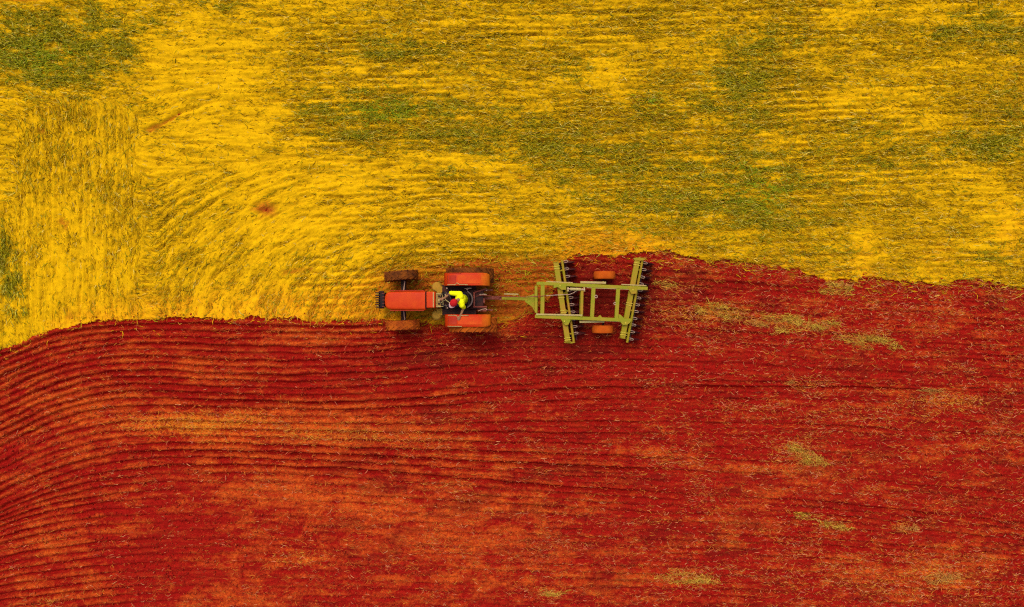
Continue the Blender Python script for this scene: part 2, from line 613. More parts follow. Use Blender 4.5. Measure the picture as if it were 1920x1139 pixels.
CH += 0.42 * (1 - sstep(500, 800, X + 60 * (fbm(X / 90, Y / 70, 30) - 0.5)))
CH += blobs(WX, WY, [
    (360, 120, 110, 80, 0.4), (450, 220, 160, 70, 0.4), (420, 300, 160, 50, 0.4), (560, 375, 160, 50, 0.4), (720, 330, 110, 44, 0.65),
    (640, 440, 200, 50, 0.45), (130, 430, 70, 70, 0.35), (80, 560, 70, 60, 0.35), (1000, 55, 55, 42, 0.8), (810, 60, 100, 40, 0.3),
    (820, 150, 110, 28, 0.45), (960, 190, 40, 22, 0.55), (1130, 100, 60, 46, 0.7), (1150, 155, 50, 30, 0.6), (1040, 165, 60, 30, 0.3),
    (1390, 85, 60, 26, 0.45), (1590, 30, 55, 32, 0.55), (1590, 180, 60, 30, 0.6), (1690, 180, 55, 50, 0.6), (1560, 200, 60, 22, 0.5),
    (1700, 235, 80, 34, 0.6), (1760, 20, 100, 24, 0.5), (1640, 345, 80, 26, 0.35), (1820, 335, 90, 40, 0.55), (1880, 430, 45, 60, 0.6), (1620, 470, 34, 60, 0.7),
    (1740, 470, 70, 40, 0.4), (1320, 290, 30, 40, 0.4), (1330, 160, 26, 60, 0.35), (900, 320, 110, 34, 0.5), (880, 420, 160, 40, 0.45), (1050, 380, 120, 30, 0.25), (1310, 30, 60, 30, 0.3)])
CH -= blobs(WX, WY, [(560, 150, 60, 70, 0.30), (170, 280, 90, 120, 0.15), (270, 390, 120, 36, 0.28), (120, 210, 120, 30, 0.30), (600, 260, 90, 50, 0.35),
                     (330, 440, 90, 44, 0.20), (60, 330, 60, 50, 0.25), (300, 520, 60, 40, 0.2), (1160, 230, 90, 40, 0.25)])
CH += 0.60 * (fbm(X / 46, Y / 24, 31, 5, 0.62) - 0.5)
CH += 0.95 * (fbm(WX / 34, WY / 11, 37, 4, 0.65) - 0.5) + 0.55 * (fbm(X / 42, (Y + 0.04 * X) / 4.5, 38, 3, 0.6) - 0.5) * sstep(480, 640, X)
CH += 1.1 * (fbm(X / 130, (Y + 0.04 * X) / 5.0, 78, 3, 0.55) - 0.5) * sstep(480, 640, X)
CH += 0.75 * (fbm(WX / 45, WY / 28, 79, 4, 0.6) - 0.5) * (1 - sstep(480, 760, X)) - 0.06
CH -= 0.34 * sstep(0.60, 0.74, fbm(WX / 15, WY / 9, 39, 3, 0.6))
CH += (0.55 + 0.35 * fan) * (LIC_L - 0.5)
def grooves(ph, period, width, seed):
    q = ph / period
    f = q - np.floor(q)
    i = np.floor(q).astype(int)
    d_ = np.minimum(f, 1 - f) * period
    i = np.round(q).astype(int)
    amp_ = np.random.default_rng(seed).random(600)[np.clip(i + 200, 0, 599)]
    return np.exp(-(d_ / width) ** 2) * (0.25 + 0.75 * amp_)


arc_w = ARC + 46 * (fbm(X / 110, Y / 90, 73, 3) - 0.5) + 6 * (fbm(X / 18, Y / 18, 74, 2) - 0.5)
ARCG = grooves(arc_w, 17.0, 3.8, 5) * arc_m * sstep(0.36, 0.62, fbm(WX / 70, WY / 36, 75, 3))
CH -= 0.62 * ARCG
CH += 0.30 * grooves(arc_w + 8.5, 17.0, 4.2, 6) * arc_m
rw_ = Y + 0.035 * X + 14 * (fbm(X / 160, Y / 40, 71, 3) - 0.5) + 3 * (fbm(X / 24, Y / 16, 76, 2) - 0.5)
ROWG = grooves(rw_, 13.0, 2.9, 8) * sstep(500, 620, X) * sstep(0.28, 0.52, fbm(X / 110, Y / 36, 77, 3)) * (1 - 0.5 * sstep(1500, 1900, X))
CH += 0.10 * sstep(500, 620, X) - 1.05 * ROWG
row2 = np.cos(2 * np.pi * rw_ / 12.0)
ROW2 = row2 * sstep(520, 640, X) * sstep(0.35, 0.62, fbm(X / 90, Y / 50, 72, 3))
CH += 0.10 * ROW2
rows = 0.5 + 0.5 * np.cos(2 * np.pi * (X + 7 * (fbm(X / 60, Y / 70, 33) - 0.5) + 0.02 * Y) / 12.0)
CH += vert * 0.30 * (rows - 0.5) * (0.4 + 1.2 * fbm(X / 40, Y / 90, 34))
CH = np.clip(0.54 + 0.60 * (CH - 0.54), 0.03, 0.95)
GREEN = np.clip(GREEN * (1 - sstep(350, 560, X) + sstep(350, 560, X) * (0.25 + 1.0 * sstep(0.38, 0.62, fbm(X / 100, (Y + 0.04 * X) / 6.0, 80, 3, 0.55)))) * 0.74 * (1 - 0.5 * CH) * (1 - 0.45 * ROW2) * (0.6 + 0.8 * (1 - LIC_L)) * (0.1 + 1.5 * sstep(0.28, 0.72, fbm(WX / 30, WY / 11, 35, 5, 0.7))) - 0.10, 0, 1)
EARTH = 0.95 * np.exp(np.minimum(ME, 0) / 46.0) * sstep(20, 140, X) * (1 - 0.65 * sstep(1180, 1320, X))
EARTH += blobs(WX, WY, [(850, 555, 190, 55, 0.7), (960, 560, 120, 60, 0.5), (740, 550, 60, 50, 0.3), (1890, 425, 40, 60, 0.5), (1625, 470, 30, 50, 0.35), (1760, 470, 60, 40, 0.25), (1540, 500, 90, 30, 0.2),
                        (1300, 270, 25, 50, 0.22), (560, 560, 200, 40, 0.25), (870, 225, 18, 14, 0.5), (875, 258, 18, 12, 0.5), (1105, 285, 20, 12, 0.4), (1540, 340, 36, 22, 0.3), (1910, 180, 30, 60, 0.25), (1160, 450, 90, 24, 0.3)])
EARTH = np.clip(EARTH + 0.35 * (fbm(X / 30, Y / 16, 36) - 0.5), 0, 1)
BARE = blobs(WX, WY, [(502, 390, 20, 15, 1.3), (545, 507, 26, 6, 0.9), (118, 420, 9, 16, 0.9), (85, 243, 8, 6, 0.9), (130, 590, 12, 12, 0.7), (580, 509, 7, 4, 0.8),
                      (1550, 5, 16, 6, 0.7), (972, 340, 9, 6, 0.7), (765, 535, 60, 30, 0.6), (800, 552, 90, 44, 1.0), (930, 555, 75, 52, 1.1), (985, 530, 75, 40, 0.9), (880, 500, 110, 12, 0.65), (870, 565, 60, 40, 0.6), (1020, 500, 50, 30, 0.6), (700, 590, 60, 12, 0.4), (950, 590, 60, 20, 0.6), (40, 0, 60, 7, 1.0), (900, 500, 60, 10, 0.35), (1000, 560, 40, 40, 0.5), (1025, 545, 30, 50, 0.6)])
RUT = near_line(WX, WY, [(283, 246), (305, 236), (335, 212)], 5.0)
BARE = np.clip(BARE + 0.9 * RUT - 0.20, 0, 1)

# heights of the stubble
TRACK = near_line(X, Y, [(290, 255), (330, 215), (400, 193), (470, 184), (560, 182)], 4.5) + near_line(X, Y, [(300, 300), (340, 318), (400, 326)], 4) * 0.6
HF = 0.040 * (LIC_S - 0.5) + 0.085 * (LIC_L - 0.5) + 0.05 * (fbm(X / 42, (Y + 0.04 * X) / 4.5, 38, 3, 0.6) - 0.5) * sstep(480, 640, X) + 0.06 * (fbm(X / 40, Y / 26, 40) - 0.5) + 0.08 * (fbm(X / 13, Y / 8, 41, 3, 0.6) - 0.5)
HF *= 1.25 - 0.55 * CH
HF -= 0.08 * ROWG + 0.055 * ARCG
HF += 0.028 * vert * (rows - 0.5)
RUTS = blobs(X, Y, [(960, 516, 60, 6, 1), (850, 514, 120, 7, 0.6)]) * (0.5 + 0.5 * np.cos(2 * np.pi * (X + 0.6 * np.abs(Y - 515)) / 9.0))
HF += -0.05 * RUTS
HF += -0.025 * TRACK - 0.05 * RUT - 0.03 * BARE
HF += 0.03

# furrows
fr = PH - np.floor(PH)
dist_f = np.minimum(fr, 1 - fr)
local = np.abs(gpy / dY) / S
spacing = 1.0 / np.maximum(local, 1e-3)                       # px between furrows
dpx = dist_f * np.minimum(spacing, 40)
idx = np.round(PH).astype(int)
rf = np.random.default_rng(3).random(400)
depth_i = 0.35 + 1.0 * rf[np.clip(idx + 60, 0, 399)]
AMP = 0.36 + 0.9 * (1 - sstep(500, 1000, X)) * (1 - sstep(20, 23, PH)) + 0.35 * (1 - sstep(8, 12, PH)) * sstep(500, 900, X) * (1 - sstep(1150, 1300, X))
AMP += 1.25 * np.exp(-((PH - 17.0) / 5.0) ** 4) * sstep(200, 500, X) * (1 - sstep(1080, 1300, X))
AMP += 0.9 * (PH > 20) * (1 - sstep(150, 330, X))
AMP *= 0.45 + 1.1 * fbm(X / 110, Y / 40, 44, 3)
AMP += 0.5 * sstep(0.52, 0.68, fbm(X / 200, Y / 26, 48, 3)) * sstep(900, 1200, X)
AMP = np.clip(AMP, 0, 1.5)
GROOVE = np.exp(-(dpx / 3.0) ** 2)
special = np.zeros_like(X)
for ph0, x0, x1, a in ((12, 420, 2000, 1.2), (16, 300, 1250, 0.7), (18, 300, 1250, 0.8), (19, 300, 1300, 0.7), (24, 700, 2000, 0.6), (8.4, 1150, 2000, 0.8), (15, 1300, 2000, 0.7), (5, 640, 1040, 0.9), (21, 250, 2000, 1.3), (20, 200, 900, 0.6), (8, 500, 1000, 0.5), (-2, 100, 800, 0.8), (1, 100, 720, 0.9), (2, 500, 900, 0.5)):
    dd = np.abs(PH - ph0) * np.minimum(spacing, 40)
    special += a * np.exp(-(dd / 2.8) ** 2) * sstep(x0 - 60, x0 + 60, X) * (1 - sstep(x1 - 80, x1 + 80, X)) * (0.5 + 0.8 * fbm(X / 60, Y / 60, 45))
HS = -0.066 * GROOVE * AMP * depth_i - 0.075 * special
LONG = fbm(X / 170, (Y - wob * 2 - 0.05 * X) / 6.0, 82, 3, 0.5)
HS += 0.10 * (LONG - 0.5) * sstep(500, 1000, X)
HS += 0.040 * (LIC_L - 0.5) + 0.030 * (LIC_S - 0.5) + 0.04 * (fbm(X / 22, Y / 14, 46, 4, 0.65) - 0.5) + (0.04 + 0.06 * sstep(300, 900, X)) * (fbm(X / 11, Y / 8, 47, 3, 0.65) - 0.5)
HS += 0.035 * np.exp(-((dpx - 5.5) / 2.5) ** 2) * AMP
HS += -0.03 * np.exp(-((ME - 3) / 4.0) ** 2) * sstep(100, 250, X)
rear = sstep(1195, 1225, X) * (1 - sstep(1300, 1700, X)) * sstep(480, 495, Y) * (1 - sstep(640, 665, Y))
HS += 0.03 * rear * np.cos(2 * np.pi * (Y - 0.07 * X) / 13.0)
HS += -0.03 * blobs(X, Y, [(1120, 565, 90, 80, 1.0)]) + 0.06 * blobs(WX, WY, [(1110, 485, 26, 10, 1), (1075, 527, 14, 9, 1), (1235, 495, 20, 8, 1), (1150, 478, 30, 7, 0.8)])
HZ = np.where(plough, HS, HF)

DRY_LIT = blobs(WX, WY, [
    (500, 925, 190, 45, 0.75), (620, 960, 120, 40, 0.4), (420, 800, 210, 38, 0.95), (640, 815, 150, 26, 0.5), (150, 770, 120, 40, 0.4), (130, 860, 80, 50, 0.5), (300, 740, 130, 18, 0.3), (100, 720, 90, 26, 0.4), (330, 680, 160, 20, 0.35),
    (200, 640, 140, 20, 0.3), (480, 700, 160, 18, 0.35), (100, 1020, 110, 60, 0.35), (560, 1050, 130, 30, 0.55), (460, 1115, 150, 26, 0.5), (700, 810, 120, 40, 0.45), (860, 880, 180, 60, 0.35), (850, 1020, 140, 60, 0.6), (800, 940, 150, 30, 0.4),
    (1010, 960, 120, 50, 0.3), (1180, 850, 90, 26, 0.4), (1050, 1080, 140, 50, 0.3), (1400, 990, 130, 40, 0.4), (1640, 1080, 110, 34, 0.5), (1560, 880, 180, 30, 0.3), (1480, 590, 120, 40, 0.3), (1780, 590, 80, 30, 0.4),
    (1700, 760, 110, 26, 0.4), (1840, 1080, 110, 50, 0.4), (600, 640, 80, 14, 0.4), (560, 625, 110, 16, 0.5), (760, 615, 60, 12, 0.5), (930, 595, 80, 20, 0.4), (1820, 860, 110, 30, 0.2), (150, 1120, 160, 20, 0.3)])
DRY_LIT = DRY_LIT * 0.72 + 0.08 + 0.55 * (LONG - 0.5) * sstep(500, 1000, X) + 0.95 * (fbm(WX / 70, WY / 24, 50, 5, 0.65) - 0.5) + 1.25 * (fbm(WX / 24, WY / 11, 51, 4, 0.7) - 0.5) + 0.30 * (LIC_L - 0.5) - 0.18 * special
DRY_LIT -= 0.35 * blobs(WX, WY, [(1250, 700, 260, 90, 1), (900, 690, 300, 40, 0.8), (250, 900, 140, 60, 0.6), (1000, 800, 200, 40, 0.3), (1250, 930, 120, 50, 0.7), (270, 1060, 130, 60, 0.4), (1500, 560, 260, 30, 0.4)])
DRY_LIT += np.clip(AMP, 0, 1.2) * (0.16 - 0.34 * GROOVE) * (1 - sstep(900, 1300, X))  # dry ridge tops, with soft furrow shading put into the colour
DRY_LIT = np.clip(DRY_LIT, 0, 1)
CLUMPS = [(1268, 544, 40, 13), (1352, 584, 56, 20), (1462, 602, 34, 15), (1530, 612, 46, 17), (1622, 634, 54, 17), (1490, 838, 46, 28), (1556, 975, 44, 14), (1690, 990, 30, 14),
          (1790, 752, 66, 18), (1512, 724, 32, 18), (1295, 1085, 44, 18), (1770, 1080, 50, 22), (1032, 1112, 20, 11), (1575, 540, 30, 16)]
STRAWY = blobs(WX, WY, [(a, b, c * 0.9, d_ * 0.8, 0.42) for a, b, c, d_ in CLUMPS])
STRAWY += blobs(WX, WY, [(410, 792, 140, 24, 0.55), (300, 800, 120, 22, 0.35), (640, 818, 130, 20, 0.45), (820, 835, 100, 14, 0.25), (1300, 590, 120, 30, 0.25), (1700, 780, 200, 40, 0.15), (1650, 1090, 260, 40, 0.2), (560, 1045, 60, 30, 0.35), (1420, 600, 260, 30, 0.2), (90, 1130, 40, 20, 0.4)])
STRAWY = np.clip(STRAWY + 0.25 * (fbm(X / 24, Y / 10, 52) - 0.5), 0, 1)
WET_SHADE = np.clip(0.55 * sstep(0.54, 0.74, fbm(WX / 70, WY / 22, 55, 4, 0.6)) * sstep(300, 700, X) + 0.5 * blobs(X, Y, [(850, 660, 220, 26, 0.8), (1000, 640, 120, 20, 0.6), (1330, 540, 160, 30, 0.6), (280, 1010, 60, 60, 0.4)]) + blobs(WX, WY, [(1130, 560, 75, 75, 1.0), (1215, 570, 20, 80, 0.6), (1085, 600, 40, 40, 0.5), (1090, 500, 40, 24, 0.3), (1265, 560, 60, 80, 0.45)]) * 0.9 - 0.1, 0, 0.8)  # moist dark soil, plus shade under the harrow painted into the colour


def grid_object(name, fmask, mat, maps):
    ii, jj = np.nonzero(fmask)
    quads = np.stack([ii * NX + jj, ii * NX + jj + 1, (ii + 1) * NX + jj + 1, (ii + 1) * NX + jj], 1)
    used, inv = np.unique(quads.ravel(), return_inverse=True)
    co = np.stack([GX.ravel()[used], GY.ravel()[used], HZ.ravel()[used]], 1).astype(np.float32)
    me = raw_mesh(name, co, inv.reshape(-1, 4), mat)
    for k, arr in maps.items():
        a = me.attributes.new(k, 'FLOAT', 'POINT')
        a.data.foreach_set('value', arr.ravel()[used].astype(np.float32))
    o = link(name, me, (0, 0, 0))
    o['kind'] = 'structure'
    return o


def raw_mesh(name, co, faces, mat, smooth=True):
    me = bpy.data.meshes.new(name)
    nf, k = faces.shape
    me.vertices.add(len(co))
    me.vertices.foreach_set('co', np.ascontiguousarray(co, np.float32).ravel())
    me.loops.add(nf * k)
    me.loops.foreach_set('vertex_index', np.ascontiguousarray(faces, np.int32).ravel())
    me.polygons.add(nf)
    me.polygons.foreach_set('loop_start', np.arange(0, nf * k, k, dtype=np.int32))
    me.polygons.foreach_set('use_smooth', np.full(nf, smooth))
    me.update(calc_edges=True)
    me.materials.append(mat)
    return me


fm = plough[:-1, :-1].astype(int) + plough[1:, :-1] + plough[:-1, 1:] + plough[1:, 1:] >= 2
grid_object('stubble_field', ~fm, M['field'], dict(green=GREEN, chaff=CH, earth=EARTH, streak=LIC_S * 0.55 + LIC_L * 0.45, bare=BARE))
grid_object('ploughed_soil', fm, M['soil'], dict(dry_lit=DRY_LIT, strawy=STRAWY, streak=LIC_S * 0.5 + LIC_L * 0.5, wet_shade=WET_SHADE))


# ------------------------------------------------------------------ stems, blades, clods
def look(arr, x, y):
    i = np.clip(np.round((y + FY) / STEP).astype(int) + NO, 0, NY - 1)
    j = np.clip(np.round((x + FX) / STEP).astype(int) + NO, 0, NX - 1)
    return arr[i, j]


def scatter(n, dens):
    out_x, out_y = [], []
    got = 0
    while got < n:
        x = rng.uniform(-FX, FX, n)
        y = rng.uniform(-FY, FY, n)
        k = rng.random(n) < look(dens, x, y)
        out_x.append(x[k])
        out_y.append(y[k])
        got += int(k.sum())
    return np.concatenate(out_x)[:n], np.concatenate(out_y)[:n]


def blades(name, x, y, z, ang, length, width, rise, tint, mat, bend=None, roll=0.9):
    """stems as bent tapered strips: 6 corners, two quads"""
    n = len(x)
    d = np.stack([np.cos(ang), np.sin(ang)], 1)
    s = np.stack([-np.sin(ang), np.cos(ang)], 1)
    rl = rng.uniform(-roll, roll, n)
    wv = np.stack([s[:, 0] * np.cos(rl), s[:, 1] * np.cos(rl), np.sin(rl)], 1) * (width / 2)[:, None]
    if bend is None:
        bend = rng.normal(0, 0.16, n)
    p0 = np.stack([x, y, z], 1)
    m = (length * 0.52)[:, None]
    p1 = p0 + np.concatenate([d * m, np.zeros((n, 1))], 1)
    p1[:, 2] += rise * 0.75
    p1[:, :2] += s * (bend * length)[:, None]
    p2 = p0 + np.concatenate([d * length[:, None], np.zeros((n, 1))], 1)
    p2[:, 2] += rise
    co = np.stack([p0 - wv, p0 + wv, p1 - wv, p1 + wv, p2 - wv * 0.35, p2 + wv * 0.35], 1).reshape(-1, 3)
    b = np.arange(n)[:, None] * 6
    f = np.concatenate([b + np.array([0, 1, 3, 2]), b + np.array([2, 3, 5, 4])], 1).reshape(-1, 4)
    me = raw_mesh(name, co, f, mat, False)
    a = me.attributes.new('tint', 'FLOAT_COLOR', 'POINT')
    t = np.concatenate([tint, np.ones((n, 1))], 1)
    a.data.foreach_set('color', np.repeat(t, 6, 0).astype(np.float32).ravel())
    return me


def mixc(a, b, t):
    return np.array(a)[None, :] * (1 - t)[:, None] + np.array(b)[None, :] * t[:, None]


# straw stems over the stubble field
dens = (0.04 + 1.0 * (1 - CH) ** 1.5) * (~plough) * (1 - 0.75 * BARE) * (1 - 0.35 * EARTH)
dens = np.where(plough & (ME < 40), np.exp(-np.maximum(ME, 0) / 13.0) * (0.40 * sstep(1100, 1300, X) * sstep(0.4, 0.62, fbm(X / 40, Y / 30, 81, 3)) + 0.07), dens)
n = 96000
x, y = scatter(n, np.clip(dens, 0, 1))
ch, gr, ea, li = look(CH, x, y), look(GREEN, x, y), look(EARTH, x, y), look(LIC_L, x, y)
a = look(TH, x, y) + rng.normal(0, 0.30, n) + rng.choice([0, np.pi], n)
wild = rng.random(n) < 0.16
a = np.where(wild, rng.uniform(0, 2 * np.pi, n), a)
ln = rng.uniform(0.06, 0.28, n) * (1.1 - 0.55 * ch)
wd = rng.uniform(0.008, 0.024, n)
rise = rng.uniform(-0.01, 0.10, n) * (1.15 - 0.75 * ch)
t = np.clip(0.66 * ch + rng.normal(0.06, 0.26, n), 0, 1)
tint = mixc((0.40, 0.225, 0.004), (0.80, 0.455, 0.003), t)
brown = rng.random(n) < 0.24
tint[brown] = mixc((0.13, 0.055, 0.002), (0.34, 0.17, 0.003), rng.random(int(brown.sum())))
pale = (rng.random(n) < 0.10 - 0.05 * ch)
tint[pale] = mixc((0.52, 0.34, 0.035), (0.80, 0.55, 0.09), rng.random(int(pale.sum())))
bb_ = look(BARE, x, y)
ea = np.clip(ea + 0.6 * bb_, 0, 1)
tint = tint * (1 - 0.6 * ea)[:, None] + (np.array([0.68, 0.27, 0.006])[None, :] * (1 - bb_)[:, None] + np.array([0.38, 0.085, 0.006])[None, :] * bb_[:, None]) * (0.6 * ea)[:, None]
me = blades('straw_stubble', x, y, look(HZ, x, y) + rng.uniform(-0.005, 0.02, n), a, ln, wd, rise, tint, M['straw'])
o = link('straw_stubble', me, (0, 0, 0))
o['kind'] = 'stuff'
o['label'] = 'yellow and tan straw stems lying over the unploughed field'

# green grass in the stubble
gd = np.clip(GREEN * 1.0 + 0.05 * (1 - CH), 0, 1) * (~plough)
n = 52000
x, y = scatter(n, gd)
gr = look(GREEN, x, y)
a = look(TH, x, y) + rng.normal(0, 0.6, n) + rng.choice([0, np.pi], n)
t = rng.random(n)
tint = mixc((0.16, 0.145, 0.003), (0.43, 0.33, 0.008), t)
lite = rng.random(n) < 0.12
tint[lite] = mixc((0.42, 0.36, 0.03), (0.60, 0.46, 0.07), rng.random(int(lite.sum())))
brt = look(blobs(X, Y, [(1425, 360, 50, 24, 1), (720, 205, 50, 30, 0.8), (1215, 190, 20, 14, 1), (900, 90, 20, 10, .8), (1405, 312, 20, 8, 1), (80, 110, 60, 30, .5)]), x, y) > rng.random(n)
tint[brt] = mixc((0.16, 0.23, 0.006), (0.34, 0.38, 0.012), rng.random(int(brt.sum())))
dk = rng.random(n) < 0.12
tint[dk] = mixc((0.045, 0.035, 0.002), (0.11, 0.075, 0.004), rng.random(int(dk.sum())))
me = blades('green_grass', x, y, look(HZ, x, y), a, rng.uniform(0.08, 0.26, n), rng.uniform(0.009, 0.023, n), rng.uniform(0.0, 0.13, n), tint, M['grass'])
o = link('green_grass', me, (0, 0, 0))
o['kind'] = 'stuff'
o['label'] = 'green grass and weeds growing through the stubble'

# chopped straw over the ploughed soil
LD = (0.14 + 0.70 * sstep(0.55, 0.75, fbm(X / 55, Y / 22, 60, 4)) + 0.30 * DRY_LIT + 1.2 * STRAWY) * plough
LD *= 0.45 + 0.75 * sstep(300, 1300, X)
LD += 0.9 * plough * np.exp(-np.maximum(ME, 0) / 12.0) * sstep(1180, 1300, X)
LD *= 1 - 0.8 * np.clip(blobs(X, Y, [(1125, 565, 85, 85, 1)]), 0, 1)
n = 62000
x, y = scatter(n, np.clip(LD, 0, 1))
sw, dr = look(STRAWY, x, y), look(DRY_LIT, x, y)
a = look(TH, x, y) + rng.normal(0, 0.55, n) + rng.choice([0, np.pi], n)
t = np.clip(0.35 * dr + 0.9 * sw + 0.16 * (x > 4) + rng.normal(0.08, 0.2, n), 0, 1)
tint = mixc((0.40, 0.040, 0.014), (0.62, 0.26, 0.025), t)
dkk = rng.random(n) < 0.2
tint[dkk] = mixc((0.14, 0.008, 0.004), (0.26, 0.02, 0.008), rng.random(int(dkk.sum())))
pale = rng.random(n) < 0.10 + 0.08 * (x > 4)
tint[pale] = mixc((0.56, 0.11, 0.055), (0.64, 0.28, 0.10), rng.random(int(pale.sum())))
me = blades('straw_litter', x, y, look(HZ, x, y) + rng.uniform(-0.004, 0.015, n), a, rng.uniform(0.04, 0.19, n), rng.uniform(0.008, 0.017, n), rng.uniform(-0.01, 0.05, n), tint, M['straw'], bend=rng.normal(0, 0.15, n))
o = link('straw_litter', me, (0, 0, 0))
o['kind'] = 'stuff'
o['label'] = 'chopped straw bits scattered over the red ploughed soil'

# clods
CDN = np.where(plough, 1.0, 0.9 * np.exp(np.minimum(ME, 0) / 7.0) * sstep(60, 200, X) + 0.5 * BARE) * (0.35 + 0.6 * sstep(0.5, 0.7, fbm(X / 40, Y / 20, 62))) * (1 - 0.6 * GROOVE * np.clip(AMP, 0, 1))
n = 26000
x, y = scatter(n, np.clip(CDN, 0, 1))
r = 0.010 + 0.035 * rng.random(n) ** 2.5
octv = np.array([[1, 0, 0], [-1, 0, 0], [0, 1, 0], [0, -1, 0], [0, 0, 1], [0, 0, -1]], float)
octf = np.array([[0, 2, 4], [2, 1, 4], [1, 3, 4], [3, 0, 4], [2, 0, 5], [1, 2, 5], [3, 1, 5], [0, 3, 5]])
rot = rng.uniform(0, 2 * np.pi, n)
co = octv[None] * r[:, None, None] * rng.uniform(0.65, 1.35, (n, 6, 1)) * np.array([1.25, 0.9, 0.75])
cx = co[:, :, 0] * np.cos(rot)[:, None] - co[:, :, 1] * np.sin(rot)[:, None]
cy = co[:, :, 0] * np.sin(rot)[:, None] + co[:, :, 1] * np.cos(rot)[:, None]
co = np.stack([cx + x[:, None], cy + y[:, None], co[:, :, 2] + (look(HZ, x, y) + r * 0.25)[:, None]], 2).reshape(-1, 3)
fc = (np.arange(n)[:, None, None] * 6 + octf[None]).reshape(-1, 3)
me = raw_mesh('soil_clods', co, fc, M['clod'], True)
t = np.clip(look(DRY_LIT, x, y) * 0.8 + rng.normal(0.05, 0.2, n), 0, 1)
tint = mixc((0.26, 0.010, 0.006), (0.58, 0.085, 0.018), t)
wt = look(WET_SHADE, x, y)
tint *= (1 - 0.6 * wt)[:, None]  # clods darkened by the same moisture and painted shade
at = me.attributes.new('tint', 'FLOAT_COLOR', 'POINT')
at.data.foreach_set('color', np.repeat(np.concatenate([tint, np.ones((n, 1))], 1), 6, 0).astype(np.float32).ravel())
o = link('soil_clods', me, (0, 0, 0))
o['kind'] = 'stuff'
o['label'] = 'small red clods of turned soil'


def gz(px, py):
    p = P(px, py)
    return float(look(HZ, np.array([p.x]), np.array([p.y]))[0])


# heaps of straw left on the ploughed soil
CL = [
    'short yellow straw wisp lying right behind the disc harrow',
    'wide tan straw heap at the start of the slanting trail behind the harrow',
    'small tan straw heap in the middle of the slanting trail behind the harrow',
    'bright yellow straw heap just past the middle of the slanting trail',
    'long yellow straw heap ending the slanting trail behind the harrow',
    'biggest golden straw heap, slanting, alone on red soil in the lower right',
    'golden straw heap halfway between the biggest heap and the bottom edge',
    'small tan straw heap just right of the golden heap near a furrow',
    'long greyish tan straw heap on soil near the right edge',
    'thin tan straw tangle below the slanting straw trail',
    'golden straw heap at the bottom edge, lower right of centre',
    'wide tan straw heap in the lower right corner of the soil',
    'tiny golden straw tuft at the bottom edge below the harrow',
    'straw bunch dragged over the edge between stubble and red soil',
]
for k, ((px, py, rx, ry), lab) in enumerate(zip(CLUMPS, CL)):
    c = P(px, py)
    n = int((80 + 0.30 * rx * ry) * (1.2 if k < 6 else 1.15))
    weak = k in (9, 8, 11, 7)
    if weak:
        n = int(n * 0.7)
    tilt = {5: -0.50, 3: -0.14, 4: -0.18, 1: -0.16, 2: -0.14}.get(k, -0.04)
    ns = int(rng.integers(10, 15))
    sub = np.stack([np.linspace(-0.95, 0.95, ns) + rng.normal(0, 0.10, ns), rng.normal(0, 0.62, ns)], 1)
    wgt = rng.random(ns) ** 2 + 0.08
    pick = rng.choice(ns, n, p=wgt / wgt.sum())
    u = sub[pick] + rng.normal(0, 1, (n, 2)) * np.array([0.20, 0.16])
    broad = rng.random(n) < 0.22
    u[broad] = rng.normal(0, 1, (int(broad.sum()), 2)) * np.array([0.55, 0.38])
    ex, ey = u[:, 0] * rx * 1.2 / S, u[:, 1] * ry * 0.95 / S
    ox = ex * math.cos(tilt) - ey * math.sin(tilt)
    oy = ex * math.sin(tilt) + ey * math.cos(tilt)
    rr = np.clip(rng.uniform(0.15, 1.1, ns)[pick] + rng.normal(0, 0.15, n), 0, 1)
    rr[broad] *= 0.2
    near = np.hypot(ox[:, None] - ox[None], oy[:, None] - oy[None]) < 0.075
    keep = np.zeros(n, bool)
    keep[int(np.argmax(near.sum(1)))] = True
    for _ in range(60):
        nk = near[keep].any(0)
        if (nk == keep).all():
            break
        keep = nk
    ox, oy, rr = ox[keep], oy[keep], rr[keep]
    n = int(keep.sum())
    zz = look(HZ, c.x + ox, c.y + oy) + 0.07 * rr * rng.random(n)
    ang_ = tilt + rng.normal(0, 0.6, n) + rng.choice([0, np.pi], n)
    tt = rng.random(n)
    tint = mixc((0.22, 0.09, 0.006), (0.62, 0.38, 0.04), tt) if not weak else mixc((0.26, 0.06, 0.010), (0.56, 0.28, 0.05), tt)
    fr_ = np.clip(1.0 - 1.5 * rr, 0, 0.85)[:, None]
    tint = tint * (1 - fr_) + np.array([0.50, 0.13, 0.03])[None] * fr_
    ln_ = rng.uniform(0.07, 0.28, n)
    me = blades('straw_clump', ox - 0.5 * ln_ * np.cos(ang_), oy - 0.5 * ln_ * np.sin(ang_), zz - 0.0, ang_, ln_, rng.uniform(0.009, 0.020, n), rng.uniform(-0.01, 0.05, n), tint, M['straw'], bend=rng.normal(0, 0.15, n))
    o = link('straw_clump', me, (c.x, c.y, 0))
    tag(o, lab, 'straw', 'straw heaps left on the ploughed soil')

# ------------------------------------------------------------------ tractor
T = thing('tractor', (P(812, 564).x, P(812, 564).y, 0), 'orange red tractor with open seat pulling the disc harrow', 'tractor')
CY = 564.0                       # centre line (photograph row)


def W(px, py, z):
    return P(px, py, z)


def rounded_rect(hw, hh, r, n=4):
    pts = []
    for cx, cy, a0 in ((hw - r, hh - r, 0), (-hw + r, hh - r, 90), (-hw + r, -hh + r, 180), (hw - r, -hh + r, 270)):
        for k in range(n + 1):
            a = R(a0 + 90 * k / n)
            pts.append((cx + r * math.cos(a), cy + r * math.sin(a)))
    return pts


